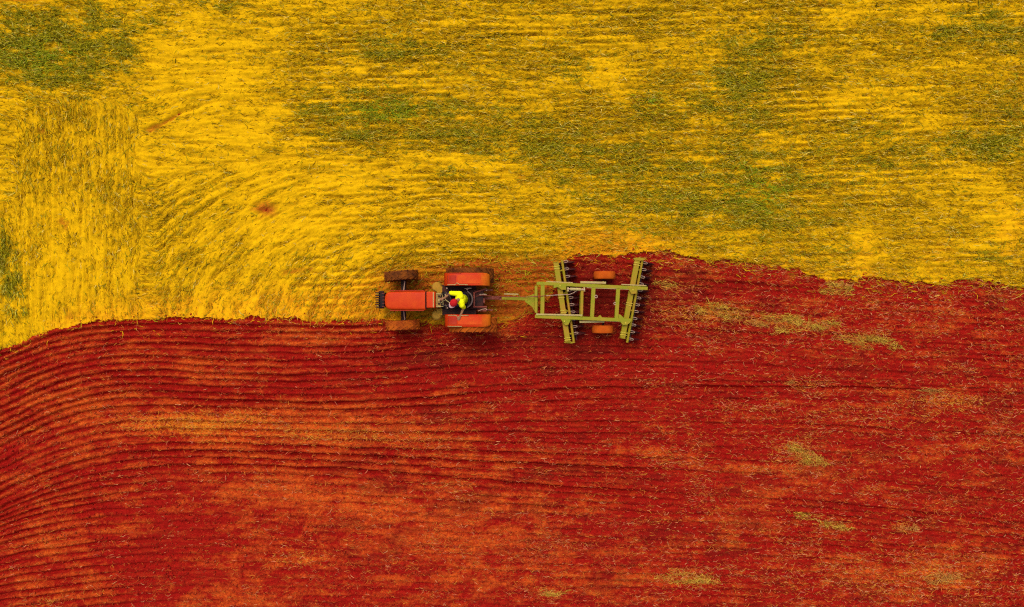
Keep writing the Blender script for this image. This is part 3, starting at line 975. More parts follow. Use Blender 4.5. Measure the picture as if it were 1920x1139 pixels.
# hood: sections along x (y half width, z bottom, z top)
def hood_mesh():
    b = MB()
    secs = []
    for px, hw, zt, zb in ((721.6, 7.5, 1.30, 0.86), (723, 12.5, 1.345, 0.82), (727, 15.6, 1.375, 0.80), (733, 16.9, 1.39, 0.80), (760, 17.4, 1.41, 0.80), (797, 17.6, 1.43, 0.80)):
        cx = W(px, CY, zt).x
        cyw = W(px, CY, 1.35).y
        h = hw / 61.0
        r = 0.085
        s = []
        for (yy, zz) in rounded_rect(h, (zt - zb) / 2, min(r, h * 0.8)):
            s.append((cx, cyw + yy, (zt + zb) / 2 + zz))
        secs.append(s)
    b.loft(secs)
    return b


hood = hood_mesh().build('hood', M['red'], T, 0.0)
# side edges of the hood, a darker flange standing out below the top sheet
for sgn in (1, -1):
    MB().bar(W(732, CY + sgn * 18.4, 1.26), W(796, CY + sgn * 18.6, 1.28), 0.022, 0.20).build('side_panel', M['red_dark'], hood, 0.006)
cowl = MB().box((W(808, 562.5, 1.40).x, W(808, 562.5, 1.40).y, 1.18), (0.275, 0.50, 0.50)).build('cowl', M['red'], T, 0.035)
MB().box((W(798.6, 563, 1.38).x, W(798.6, 563, 1.38).y, 1.12), (0.05, 0.52, 0.50)).build('firewall', M['black'], T, 0.005)
MB().box((W(812.5, 562.5, 1.44).x, W(812.5, 562.5, 1.44).y, 1.436), (0.030, 0.46, 0.016)).build('trim', M['rod'], cowl, 0.004)
# nose
gr_ = MB().box((W(718.6, 563, 1.0).x, W(718.6, 563, 1.0).y, 0.93), (0.13, 0.46, 0.50)).build('grille', M['black'], T, 0.02)
for k in range(5):
    MB().bar(W(717, 551 + k * 6, 1.19), W(721, 551 + k * 6, 1.19), 0.016, 0.02).build('grille_bar', M['rust'], gr_)
br = MB().box((W(714.5, 562.5, 0.7).x, W(714.5, 562.5, 0.7).y, 0.62), (0.16, 0.56, 0.10)).build('weight_bracket', M['black'], T, 0.01)
for k in range(7):
    yy = 549.5 + k * 4.45
    c = W(709.6, yy, 0.75)
    b = MB()
    b.add(*[(lambda q: (q.v, q.f))(MB().plate([(-0.105, -0.21), (0.075, -0.21), (0.105, -0.13), (0.105, 0.16), (0.04, 0.21), (-0.06, 0.21), (-0.105, 0.12)], -0.019, 0.019))][0])
    b.v = [(c.x + p[0], c.y + p[2], 0.62 + p[1]) for p in b.v]
    b.build('front_weight', M['black'], T, 0.008)

# chassis
MB().box((W(770, CY, 0.7).x, W(770, CY, 0.7).y, 0.62), (1.35, 0.40, 0.36)).build('engine_block', M['black'], T, 0.03)
MB().box((W(858, CY, 0.7).x, W(858, CY, 0.7).y, 0.66), (1.05, 0.50, 0.46)).build('gearbox', M['black'], T, 0.05)
MB().box((W(861, CY - 1, 0.9).x, W(861, CY - 1, 0.9).y, 0.90), (1.06, 0.94, 0.03)).build('platform', M['black'], T, 0.006)
MB().tube([W(880, 516, 0.76), W(880, 611, 0.76)], 0.10, 14).build('rear_axle', M['black'], T)
ax = MB().bar(W(757, 521, 0.56), W(757, 607, 0.56), 0.16, 0.13)
ax.build('front_axle', M['black'], T, 0.02)
MB().tube([W(759, 528, 0.70), W(757, 545, 0.74)], 0.018, 8).build('steering_cylinder', M['steel'], T)
MB().tube([W(759, 600, 0.70), W(757, 584, 0.74)], 0.018, 8).build('steering_cylinder', M['steel'], T)
for yy in (526.5, 601.5):
    c = W(758, yy, 0.6)
    MB().lathe([(0.0, 0.10), (0.045, 0.09), (0.055, 0.0), (0.05, -0.12), (0.0, -0.13)], (c.x, c.y, 0.60), 'Z', 12).build('king_pin', M['black'], T)


def wheel(px, py, rad, width, rim_r, lugs, lug_h, name, mat, steer=0.0, parent=None, z=None):
    c = P(px, py, rad)
    z = rad if z is None else z
    hw = width / 2
    rimb = MB().lathe([(rim_r, -hw * 0.75), (rim_r * 0.93, -hw * 0.70), (rim_r * 0.86, -hw * 0.25), (rim_r * 0.35, -hw * 0.10), (0.06, -hw * 0.2), (0.0, -hw * 0.2)], (0, 0, 0), 'Y', 28)
    rimb.lathe([(rim_r, hw * 0.75), (rim_r * 0.93, hw * 0.70), (rim_r * 0.86, hw * 0.25), (rim_r * 0.35, hw * 0.10), (0.06, hw * 0.2), (0.0, hw * 0.2)], (0, 0, 0), 'Y', 28)
    me, _ = rimb.mesh('rim', M['rim'], False)
    shade(me)
    wo = link(name, me, (c.x, c.y, z), parent or T)
    wo.rotation_euler = (0, 0, steer)
    tb = MB().lathe([(rim_r * 0.97, -hw * 0.72), (rim_r * 1.12, -hw * 0.92), (rad * 0.80, -hw), (rad * 0.92, -hw * 0.95), (rad - lug_h, -hw * 0.72), (rad - lug_h * 0.7, 0),
                     (rad - lug_h, hw * 0.72), (rad * 0.92, hw * 0.95), (rad * 0.80, hw), (rim_r * 1.12, hw * 0.92), (rim_r * 0.97, hw * 0.72)], (0, 0, 0), 'Y', 40, closed=True)
    for k in range(lugs):
        for sgn in (1, -1):
            a = 2 * math.pi * (k + (0.5 if sgn > 0 else 0.0)) / lugs
            da = 0.32 * (0.75 / rad)
            p0 = Vector(((rad - lug_h * 0.6) * math.cos(a), 0.02 * sgn, (rad - lug_h * 0.6) * math.sin(a)))
            p1 = Vector(((rad - lug_h * 1.0) * math.cos(a + da), sgn * hw * 0.97, (rad - lug_h * 1.0) * math.sin(a + da)))
            am = a + da / 2
            tb.bar(p0, p1, lug_h * 1.15, lug_h * 1.5, up=(math.cos(am), 0, math.sin(am)))
    me, _ = tb.mesh('tyre', mat, False)
    shade(me, 30)
    ty = link('tyre', me, (c.x, c.y, z), wo)
    hb = MB().lathe([(0.0, hw * 0.45), (0.08, hw * 0.42), (0.10, 0.0), (0.08, -hw * 0.42), (0.0, -hw * 0.45)], (0, 0, 0), 'Y', 14)
    me, _ = hb.mesh('hub', M['black'], False)
    link('hub', me, (c.x, c.y, z), wo)
    return wo


wheel(752.5, 517.5, 0.545, 0.29, 0.30, 16, 0.030, 'front_wheel', M['rubber'], R(5))
wheel(755.5, 609.5, 0.545, 0.29, 0.30, 16, 0.030, 'front_wheel', M['rubber_soil'], R(3))
wheel(881, 517.0, 0.765, 0.44, 0.40, 20, 0.045, 'rear_wheel', M['rubber'])
wheel(887, 608.5, 0.765, 0.44, 0.40, 20, 0.045, 'rear_wheel', M['rubber_soil'])


def fender(y_in, y_out, x_front, x_rear, sgn):
    """flat topped mudguard; rows of the photograph for the inner and outer edge"""
    yi, yo = W(870, y_in, 1.5).y, W(870, y_out, 1.5).y
    prof = [(0.0, 1.04), (0.045, 1.20), (0.10, 1.36), (0.17, 1.46), (0.27, 1.525), (0.42, 1.56), (0.75, 1.575), (1.02, 1.565), (1.17, 1.535), (1.29, 1.47), (1.36, 1.38), (1.40, 1.27)]
    xf = W(x_front, y_in, 1.2).x
    xr = W(x_rear, y_in, 1.35).x
    k = (xr - xf) / 1.40
    top, secs = [], []
    b = MB()
    vs, fs = [], []
    cuts = []
    for i, (dx, z) in enumerate(prof):
        cut = 0.0 if i < 8 else (0.0, 0.01, 0.035, 0.07)[i - 8]
        w_in, w_out = yi, yo
        # outer edge rolled down a little
        so = 1 if yo > yi else -1
        row = [(w_in, z - 0.05), (w_in, z - 0.012), (w_in + so * 0.012, z), (w_out - so * (0.045 + cut), z), (w_out - so * (0.012 + cut), z - 0.014), (w_out - so * cut, z - 0.05), (w_out - so * cut, z - 0.10)]
        for yy, zz in row:
            vs.append((xf + dx * k, yy, zz))
    m = 7
    for i in range(len(prof) - 1):
        for j in range(m - 1):
            fs.append((i * m + j, i * m + j + 1, (i + 1) * m + j + 1, (i + 1) * m + j))
    b.add(vs, fs)
    o = b.build('fender', M['fender'], T)
    so_ = o.modifiers.new('Solidify', 'SOLIDIFY')
    so_.thickness = 0.012
    so_.offset = 0
    # pressed panels on the top sheet
    so = 1 if yo > yi else -1
    ya, yb = sorted((yi + so * 0.055, yo - so * 0.075))

    def on_top(x):
        return np.interp(x, [p[0] for p in prof], [p[1] for p in prof])

    def strip(name, x0, x1, y0, y1, lift, mat, n=8):
        q = MB()
        top = [(xf + t * k, on_top(t) + lift) for t in np.linspace(x0, x1, n)]
        vs = []
        for xx, zz in top:
            vs += [(xx, y0, zz), (xx, y1, zz), (xx, y1, zz - 0.02), (xx, y0, zz - 0.02)]
        fs = [(0, 1, 2, 3), tuple(4 * (n - 1) + j for j in (3, 2, 1, 0))]
        for i in range(n - 1):
            for j in range(4):
                j2 = (j + 1) % 4
                fs.append((4 * i + j, 4 * i + j2, 4 * i + 4 + j2, 4 * i + 4 + j))
        q.add(vs, fs)
        return q.build(name, mat, o, 0.004)

    strip('fender_panel', 0.44, 1.14, ya, yb, 0.011, M['dusty_fender'])
    strip('shaded_front_panel', 0.12, 0.40, ya, yb, 0.011, M['red_dark'])  # darker red strip: shade of the front slope put into the colour
    # handrail wire along the inner edge and a bead standing in for the outer edge highlight
    yi2 = yi + so * 0.018
    pts = [(xf + t * k, yi2, on_top(t) + 0.022) for t in (0.14, 0.26, 0.34, 0.38)]
    pts += [(xf + 0.43 * k, yi2 + so * 0.06, on_top(0.43) + 0.03), (xf + 0.50 * k, yi2 + so * 0.01, on_top(0.5) + 0.022), (xf + 0.75 * k, yi2, on_top(0.75) + 0.022)]
    MB().tube(pts, 0.011, 6).build('grab_rail', M['rod'], o)
    ye = yo - so * 0.02
    MB().tube([(xf + t * k, ye, on_top(t) + 0.004) for t in (0.12, 0.2, 0.3, 0.42, 0.55)], 0.010, 6).build('highlight_bead', M['rod'] if so < 0 else M['red_dark'], o)  # pale bead on the lower fender is a painted edge highlight
    # inner skirt
    sk = MB()
    lower = [(xf + t * k, on_top(t) - 0.03) for t in np.linspace(0.0, 1.38, 14)]
    n = len(lower)
    vs = [(xx, yi - so * 0.004, zz) for xx, zz in lower] + [(xx, yi - so * 0.004, 0.90) for xx, zz in lower]
    vs += [(xx, yi + so * 0.006, zz) for xx, zz in lower] + [(xx, yi + so * 0.006, 0.90) for xx, zz in lower]
    fs = []
    for i in range(n - 1):
        fs += [(i, i + 1, n + i + 1, n + i), (2 * n + i, 3 * n + i, 3 * n + i + 1, 2 * n + i + 1), (i, 2 * n + i, 2 * n + i + 1, i + 1)]
    sk.add(vs, fs).build('skirt', M['red_dark'], o)
    return o


fender(535.5, 512.0, 832.0, 918.5, 1)
fender(590.5, 613.5, 833.0, 920.5, -1)

# steps and tanks beside the cowl
for yc, sg in ((590.5, -1), (539, 1)):
    c = W(820, yc, 0.7)
    b = MB().lathe([(0.0, 0.20), (0.12, 0.19), (0.165, 0.14), (0.175, 0.0), (0.165, -0.12), (0.0, -0.16)], (c.x, c.y, 0.66), 'Z', 18)
    b.build('fuel_tank' if sg < 0 else 'air_cleaner', M['tan'], T)
for yc in (543.5, 585.5):
    MB().box((W(826, yc, 0.95).x, W(826, yc, 0.95).y, 0.86), (0.26, 0.20, 0.04)).build('step', M['tan'], T, 0.008)

# dash, steering wheel
d0 = W(822, 563, 1.40)
dash = MB().box((d0.x, d0.y, 1.20), (0.16, 0.44, 0.40)).build('dashboard', M['dash'], T, 0.02)
MB().tube([W(818.5, 551, 1.43), W(830, 552, 1.45), W(831, 575, 1.45), W(818.5, 576, 1.43)], 0.012, 6).build('dash_rail', M['rod'], dash)
for k, (yy, xx) in enumerate(((556, 823), (563, 823.5), (570, 823))):
    c = W(xx, yy, 1.41)
    MB().lathe([(0.0, 0.012), (0.032, 0.012), (0.036, 0.0), (0.0, 0.0)], (c.x, c.y, 1.402), 'Z', 14).build('gauge', M['black'] if k != 1 else M['rod'], dash)
sc = W(835, 562.5, 1.50)
col_top = Vector((sc.x, sc.y, 1.50))
SW_TILT = R(25)
tor = MB()
n1, n2, Rr, rr_ = 28, 8, 0.19, 0.014
vs, fs = [], []
for i in range(n1):
    a = 2 * math.pi * i / n1
    for j in range(n2):
        bb = 2 * math.pi * j / n2
        vs.append(((Rr + rr_ * math.cos(bb)) * math.cos(a), (Rr + rr_ * math.cos(bb)) * math.sin(a), rr_ * math.sin(bb)))
for i in range(n1):
    for j in range(n2):
        fs.append((i * n2 + j, i * n2 + (j + 1) % n2, ((i + 1) % n1) * n2 + (j + 1) % n2, ((i + 1) % n1) * n2 + j))
tor.add(vs, fs)
rotm = Matrix.Rotation(-SW_TILT, 3, 'Y')
tor.v = [tuple(rotm @ Vector(p) + col_top) for p in tor.v]
stw = tor.build('steering_wheel', M['seat'], T)
for k in range(3):
    a = R(90 + 120 * k)
    e = rotm @ Vector((0.185 * math.cos(a), 0.185 * math.sin(a), 0)) + col_top
    MB().tube([tuple(col_top), tuple(e)], 0.011, 6).build('spoke', M['rod'], stw)
MB().tube([tuple(col_top), (d0.x + 0.04, d0.y, 1.28)], 0.025, 8).build('steering_column', M['black'], stw)

# seat
s0 = W(868, 562, 1.1)
seat = MB().box((s0.x, s0.y, 1.06), (0.46, 0.48, 0.10)).build('seat', M['seat'], T, 0.04)
bk = MB()
secs = []
for k in range(9):
    a = R(-62 + 124 * k / 8)
    cxx, cyy = s0.x + 0.03 + 0.255 * math.cos(a), s0.y + 0.255 * math.sin(a) * 0.98
    nx_, ny_ = math.cos(a), math.sin(a)
    secs.append([(cxx - nx_ * 0.03, cyy - ny_ * 0.03, 1.08), (cxx + nx_ * 0.03, cyy + ny_ * 0.03, 1.08), (cxx + nx_ * 0.055, cyy + ny_ * 0.03, 1.46), (cxx + nx_ * 0.0, cyy - ny_ * 0.02, 1.46)])
bk.loft(secs).build('backrest', M['seat'], seat, 0.012)
MB().tube([(p[2][0] - 0.02, p[2][1], 1.475) for p in secs], 0.018, 8).build('backrest_piping', M['piping'], seat)
MB().box((s0.x, s0.y, 0.96), (0.30, 0.34, 0.12)).build('seat_base', M['black'], seat, 0.01)

# levers and pedals
for px, py, px2, py2, z in ((838, 541, 840, 540, 1.22), (839, 578, 838, 579, 1.2), (866, 583, 870, 582, 1.25), (876, 543, 872, 542, 1.25)):
    lv = MB().tube([W(px2, py2, 0.9), W(px, py, z)], 0.010, 6).build('lever', M['black'], T)
    c = W(px, py, z)
    MB().lathe([(0, 0.026), (0.018, 0.018), (0.026, 0), (0.018, -0.018), (0, -0.026)], tuple(c), 'Z', 10).build('knob', M['steel'], lv)
for py in (551, 575):
    MB().box(tuple(W(836, py, 0.97)), (0.08, 0.10, 0.03)).build('pedal', M['steel'], T, 0.005)
MB().bar(W(871, 541.5, 1.05), W(884, 541.0, 1.05), 0.03, 0.03).build('lever_quadrant', M['steel'], T)

# rear end: lift housing, linkage, draw bar
c = W(894, 562, 1.0)
MB().box((c.x, c.y, 0.92), (0.42, 0.62, 0.24)).build('lift_housing', M['black'], T, 0.03)
MB().tube([W(889, 548, 1.08), W(889, 577, 1.08)], 0.032, 10).build('rock_shaft', M['rust'], T)
for ya, yb in ((549.5, 541.5), (576, 575.5)):
    MB().bar(W(887, ya, 1.10), W(913, yb, 1.02), 0.045, 0.05).build('lift_arm', M['rust'], T, 0.008)
for ya, yb in ((546, 544), (579, 582)):
    MB().bar(W(893, ya, 0.55), W(924, yb, 0.50), 0.05, 0.06).build('lower_link', M['rust'], T, 0.008)
    MB().tube([W(912, (ya + yb) / 2, 1.0), W(914, yb, 0.53)], 0.018, 8).build('lift_rod', M['steel'], T)
MB().tube([W(899, 553, 1.02), W(907, 552.5, 1.03), W(912, 553.5, 1.0)], 0.026, 8).build('top_link', M['steel'], T)
MB().box(tuple(W(904, 564.5, 0.95)), (0.17, 0.15, 0.14)).build('hitch_block', M['rust'], T, 0.015)
MB().box(tuple(W(904, 581, 0.90)), (0.28, 0.11, 0.16)).build('toolbox', M['rust'], T, 0.01)
MB().tube([W(897, 583.5, 1.0), W(904, 580.5, 1.03), W(911, 579.0, 1.0)], 0.012, 6).build('box_handle', M['steel'], T)
MB().bar(W(880, 559, 0.46), W(940, 559.5, 0.46), 0.09, 0.05).build('draw_bar', M['rust'], T, 0.008)
for k, (ya, yb) in enumerate(((556, 557.5), (559, 559))):
    pass
MB().box(tuple(W(884, 562, 0.98)), (0.07, 0.44, 0.10)).build('remote_valve', M['black'], T, 0.01)
MB().tube([W(887, 557, 1.0), W(887.5, 561, 1.06), W(887, 566, 1.0)], 0.012, 6).build('hose_coupler', M['steel'], T)


# ------------------------------------------------------------------ driver
def capsules(name, chains, mat, voxel, parent=None, smooth=6, extra=None):
    """one continuous surface grown round tapered chains"""
    b = MB()
    for ch in chains:
        for (p0, r0), (p1, r1) in zip(ch[:-1], ch[1:]):
            p0, p1 = Vector(p0), Vector(p1)
            L = (p1 - p0).length
            n = max(2, int(L / (0.35 * min(r0, r1)) + 1))
            n = min(n, 14)
            pts = [p0.lerp(p1, i / n) for i in range(n + 1)]
            rs = [r0 + (r1 - r0) * i / n for i in range(n + 1)]
            b.tube(pts, rs, 12)
        for p, r in ch:
            sph(b, p, (r, r, r))
    if extra:
        for p, r3 in extra:
            sph(b, p, r3)
    me, c = b.mesh(name, mat)
    o = link(name, me, c, parent)
    rm = o.modifiers.new('Remesh', 'REMESH')
    rm.mode = 'VOXEL'
    rm.voxel_size = voxel
    rm.use_smooth_shade = True
    sm = o.modifiers.new('Smooth', 'SMOOTH')
    sm.iterations = smooth
    sm.factor = 0.5
    return o


def sph(b, p, r3, n=12, m=8):
    p = Vector(p)
    vs = [p + Vector((0, 0, r3[2]))]
    for i in range(1, m):
        t = math.pi * i / m
        for k in range(n):
            a = 2 * math.pi * k / n
            vs.append(p + Vector((r3[0] * math.sin(t) * math.cos(a), r3[1] * math.sin(t) * math.sin(a), r3[2] * math.cos(t))))
    vs.append(p - Vector((0, 0, r3[2])))
    fs = [(0, 1 + k, 1 + (k + 1) % n) for k in range(n)]
    for i in range(m - 2):
        for k in range(n):
            a, b2 = 1 + i * n + k, 1 + i * n + (k + 1) % n
            fs.append((a, a + n, b2 + n, b2))
    last = 1 + (m - 2) * n
    fs += [(last + k, len(vs) - 1, last + (k + 1) % n) for k in range(n)]
    b.add(vs, fs)


hip = W(868, 562, 1.2)
hip.z = 1.21
chest = W(863.5, 561, 1.5)
chest.z = 1.50
neck = W(859.5, 562.5, 1.68)
neck.z = 1.70
head = W(851.0, 567.8, 1.85)
head.z = 1.845
shR = W(862.5, 551.5, 1.63)       # arm on the upper side of the picture
shL = W(866, 572.5, 1.63)
elR = W(845, 550, 1.45)
wrR = W(832, 560, 1.54)
elL = W(870, 577.0, 1.42)
wrL = W(862.5, 594, 1.60)
hpR, hpL = W(870, 555, 1.18), W(871, 569, 1.18)
knR, knL = W(846, 551.5, 1.22), W(846.5, 573, 1.22)
anR, anL = W(840, 551, 0.99), W(840, 575, 0.99)
toR, toL = W(830, 550, 0.955), W(830, 576, 0.955)


def hand(wr, fwd, side, up):
    """palm, four unequal bent fingers, a thumb leaving the side of the palm"""
    fwd, side, up = Vector(fwd).normalized(), Vector(side).normalized(), Vector(up).normalized()
    ch = []
    pc = wr + fwd * 0.045
    for k, (off, L) in enumerate(((-0.030, 0.068), (-0.010, 0.078), (0.010, 0.073), (0.029, 0.058))):
        a = wr + fwd * 0.02 + side * off * 0.6
        b = wr + fwd * 0.085 + side * off
        c = b + fwd * L * 0.5 - up * L * 0.18
        d = c + fwd * L * 0.18 - up * L * 0.42
        ch.append([(a, 0.014), (b, 0.0115), (c, 0.0095), (d, 0.0085)])
    t0 = wr + fwd * 0.03 - side * 0.025
    t1 = t0 + fwd * 0.03 - side * 0.03 - up * 0.008
    t2 = t1 + fwd * 0.028 - side * 0.006 - up * 0.016
    ch.append([(t0, 0.014), (t1, 0.0115), (t2, 0.0095)])
    return ch, (pc, (0.046, 0.046, 0.020))


hR, pR = hand(wrR, Vector((-1, -0.25, -0.1)), Vector((-0.25, 1, 0)), (0, 0, 1))
hL, pL = hand(wrL, Vector((-0.5, -0.9, -0.1)), Vector((0.9, -0.5, 0)), (0, 0, 1))
look_d = Vector((-0.62, -0.70, -0.30)).normalized()
look_s = look_d.cross(Vector((0, 0, 1))).normalized()
look_u = look_s.cross(look_d).normalized()
body_ch = [
    [(hip, 0.145), (hip.lerp(chest, 0.5), 0.135), (chest, 0.145), (chest.lerp(neck, 0.6), 0.085), (neck, 0.055), (head - look_u * 0.07, 0.055)],
    [(chest.lerp(neck, 0.4), 0.09), (shR, 0.062), (elR, 0.043), (wrR, 0.029)],
    [(chest.lerp(neck, 0.4), 0.09), (shL, 0.062), (elL, 0.043), (wrL, 0.029)],
    [(hpR, 0.088), (knR, 0.060), (anR, 0.038), (toR, 0.030)],
    [(hpL, 0.088), (knL, 0.060), (anL, 0.038), (toL, 0.030)],
] + hR + hL
body_ex = [pR, pL, (head, (0.085, 0.085, 0.105)), (head + look_d * 0.035 - look_u * 0.05, (0.058, 0.058, 0.055)),
           (head + look_d * 0.095 - look_u * 0.02, (0.016, 0.016, 0.020)), (head + look_s * 0.082, (0.014, 0.022, 0.028)), (head - look_s * 0.082, (0.014, 0.022, 0.028)),
           (head + look_d * 0.078 - look_u * 0.062, (0.022, 0.022, 0.010)), (head + look_d * 0.072 + look_s * 0.032 + look_u * 0.004, (0.016, 0.016, 0.012)), (head + look_d * 0.072 - look_s * 0.032 + look_u * 0.004, (0.016, 0.016, 0.012))]
DR = thing('person', (hip.x, hip.y, 0.0), 'driver in bright yellow shirt and red cap on tractor seat, one hand on steering wheel', 'person')
capsules('body', body_ch, M['skin'], 0.0085, DR, 3, body_ex)
capsules('shirt', [
    [(hip + Vector((0, 0, 0.03)), 0.165), (hip.lerp(chest, 0.5), 0.160), (chest, 0.168), (chest.lerp(neck, 0.62), 0.098)],
    [(shR.lerp(shL, 0.25), 0.105), (shR, 0.088), (shR.lerp(elR, 0.55), 0.076), (elR + Vector((0.012, 0.0, 0)), 0.070)],
    [(shL.lerp(shR, 0.25), 0.105), (shL, 0.088), (shL.lerp(elL, 0.5), 0.074), (shL.lerp(elL, 0.85), 0.070)],
    [(shR, 0.085), (chest.lerp(neck, 0.5), 0.105), (shL, 0.085)],
], M['shirt'], 0.011, DR, 4)
capsules('trousers', [
    [(hip - Vector((0, 0, 0.02)), 0.158), (hpR, 0.100), (knR, 0.074), (anR.lerp(knR, 0.12), 0.056)],
    [(hip - Vector((0, 0, 0.02)), 0.158), (hpL, 0.100), (knL, 0.074), (anL.lerp(knL, 0.12), 0.056)],
], M['trousers'], 0.011, DR, 4)
for an, to in ((anR, toR), (anL, toL)):
    capsules('boot', [[(an + Vector((0.02, 0, -0.01)), 0.046), (to, 0.040)]], M['hair'], 0.011, DR, 3)
# cap: dome, peak
cb = MB()
dome = []
nseg, nr = 20, 7
vs = []
for i in range(nr + 1):
    t = (math.pi / 2) * i / nr
    for k in range(nseg):
        a = 2 * math.pi * k / nseg
        vs.append(head + look_u * (0.012 + 0.112 * math.cos(t)) + (look_d * math.cos(a) * 0.134 + look_s * math.sin(a) * 0.112) * math.sin(t))
fs = []
for i in range(nr):
    for k in range(nseg):
        fs.append((i * nseg + k, i * nseg + (k + 1) % nseg, (i + 1) * nseg + (k + 1) % nseg, (i + 1) * nseg + k))
cb.add(vs, fs)
cap = cb.build('cap', M['cap'], DR)
sm_ = cap.modifiers.new('Solidify', 'SOLIDIFY')
sm_.thickness = 0.006
pk = MB()
vs, fs = [], []
for k in range(11):
    a = R(-58 + 116 * k / 10)
    for q in (0.110, 0.178 + 0.030 * math.cos(a * 1.5)):
        base = head + look_u * (0.016 - (q - 0.1) * 0.25) + look_d * math.cos(a) * q + look_s * math.sin(a) * min(q, 0.122)
        vs += [base, base + look_u * 0.008]
for k in range(10):
    i = k * 4
    fs += [(i, i + 2, i + 6, i + 4), (i + 1, i + 5, i + 7, i + 3), (i + 2, i + 3, i + 7, i + 6), (i, i + 4, i + 5, i + 1)]
pk.add(vs, fs).build('cap_peak', M['cap_pale'], cap)
sph_b = MB()
sph(sph_b, head - look_d * 0.03 - look_u * 0.015, (0.088, 0.088, 0.075))
sph_b.build('hair', M['hair'], DR)

# ------------------------------------------------------------------ disc harrow
hb = P(1110, 566)
D = thing('disc_harrow', (hb.x, hb.y, 0), 'olive green offset disc harrow with two rows of discs towed behind the tractor', 'disc harrow')
ZR = 0.80        # rails
ZB = 0.66        # gang beams
ZS = 0.60        # scraper bars
rail_u = MB().bar(W(1008.5, 531.5, ZR), W(1214, 541.3, ZR), 0.105, 0.10).build('frame_rail', M['olive'], D, 0.010)
rail_l = MB().bar(W(1003, 593.5, ZR), W(1183, 601.0, ZR), 0.110, 0.10).build('frame_rail', M['olive'], D, 0.010)
for xa, ya, xb, yb, w, m in ((1017.6, 534.5, 1016.6, 591.5, 0.125, 'olive'), (1091.5, 541, 1090.5, 593, 0.085, 'mustard'), (1112.8, 538.5, 1109.8, 595.5, 0.125, 'olive'), (1159, 541, 1155.5, 597.5, 0.120, 'olive')):
    MB().bar(W(xa, ya, ZR - 0.004), W(xb, yb, ZR - 0.004), w, 0.09).build('cross_member', M[m], D, 0.010)
# light edge strips welded on the rails
MB().bar(W(1100, 539.9, ZR + 0.03), W(1206, 544.0, ZR + 0.03), 0.018, 0.02).build('rail_edge_strip', M['rod'], rail_u)
MB().bar(W(1120, 601.6, ZR + 0.02), W(1168, 603.8, ZR + 0.02), 0.014, 0.02).build('rail_edge_strip', M['rod'], rail_l)

# gussets where the rails carry the beams
def plate(name, pts, z0, z1, m, parent=D):
    return MB().plate([tuple(W(a, b, z1))[:2] for a, b in pts], z0, z1).build(name, M[m], parent, 0.004)


plate('gusset', [(1038, 532.0), (1062, 533.2), (1061, 543.5), (1053, 544), (1046, 538.5), (1038, 541)], ZB + 0.09, ZR + 0.062, 'olive')
plate('gusset', [(1050, 597), (1071, 598), (1066, 609), (1060, 610.5)], ZB + 0.07, ZR + 0.045, 'olive')
plate('gusset', [(1176, 538.0), (1196, 539.5), (1193, 551), (1184, 551.5)], ZB + 0.09, ZR + 0.060, 'mustard')
plate('gusset', [(1160, 590), (1163, 590), (1172, 598.5), (1185, 599), (1181, 606), (1175, 610), (1168, 610), (1160, 600)], ZB + 0.07, ZR + 0.058, 'olive')
for a, b in ((1058, 602.5), (1172.5, 606), (1050, 536.5), (1186, 544)):
    c = W(a, b, ZR)
    MB().lathe([(0, 0.035), (0.022, 0.034), (0.026, 0.0), (0.0, 0.0)], (c.x, c.y, ZR + 0.055), 'Z', 6).build('bolt', M['clamp'], D)

# gangs
def gang(a0, a1, s0, s1, disc_px, cup):
    """beam from a0 to a1, scraper bar s0 to s1 (photograph places)"""
    A, B = W(*a0, ZB), W(*a1, ZB)
    beam = MB().bar(A, B, 0.165, 0.13).build('gang_beam', M['mustard'], D, 0.012)
    for e, q in ((A, -1), (B, 1)):
        MB().bar(e + (B - A).normalized() * q * 0.002, e + (B - A).normalized() * q * 0.016, 0.185, 0.15).build('end_plate', M['mustard'], beam)
    C, E = W(*s0, ZS), W(*s1, ZS)
    MB().tube([C, E], 0.042, 10).build('scraper_bar', M['mustard'], D)
    dirv = (E - C).normalized()
    side = Vector((-dirv.y, dirv.x, 0))
    if side.x < 0:
        side = -side
    # axle and discs hang below the scraper bar
    off = side * 0.13
    zc = 0.235
    a_ = Vector((C.x, C.y, zc)) + off
    e_ = Vector((E.x, E.y, zc)) + off
    MB().bar(a_ + dirv * 0.02, e_ - dirv * 0.02, 0.04, 0.04).build('gang_axle', M['disc'], D)
    rotz = math.atan2(-dirv.x, dirv.y)
    n = len(disc_px)
    for t in disc_px:
        p = a_.lerp(e_, t)
        o = link('disc_blade', DISC[cup], p, D)
        o.rotation_euler = (0, 0, rotz)
        # sprung scraper reaching to the disc
        q = C.lerp(E, t)
        w = dirv * 0.026
        k1, k2 = side * 0.06, side * 0.185
        jit = dirv * random.uniform(-0.012, 0.012)
        MB().tube([q + side * 0.03 - w + jit, q + k1 - w * 1.15 + jit, q + k2 * 0.85 - w + jit, q + k2 - Vector((0, 0, 0.02)) + jit, q + k2 * 0.85 + w - Vector((0, 0, 0.03)) + jit, q + k1 + w * 1.1 - Vector((0, 0, 0.05)) + jit],
                  0.0095, 6).build('scraper', M['steel'], D)
    # hangers
    for t in (0.08, 0.36, 0.66, 0.94):
        p = A.lerp(B, t)
        p2 = a_.lerp(e_, t + 0.01)
        MB().bar((p.x, p.y, ZB - 0.05), (p2.x, p2.y, zc - 0.02), 0.035, 0.10, up=tuple(dirv)).build('hanger', M['black'], D)
    for t in (0.12, 0.40, 0.62, 0.90):
        p = A.lerp(B, t)
        p2 = C.lerp(E, t)
        MB().bar((p.x, p.y, ZB - 0.02), (p2.x, p2.y, ZS), 0.04, 0.03).build('bar_bracket', M['mustard'], D)
    return A, B, dirv, beam


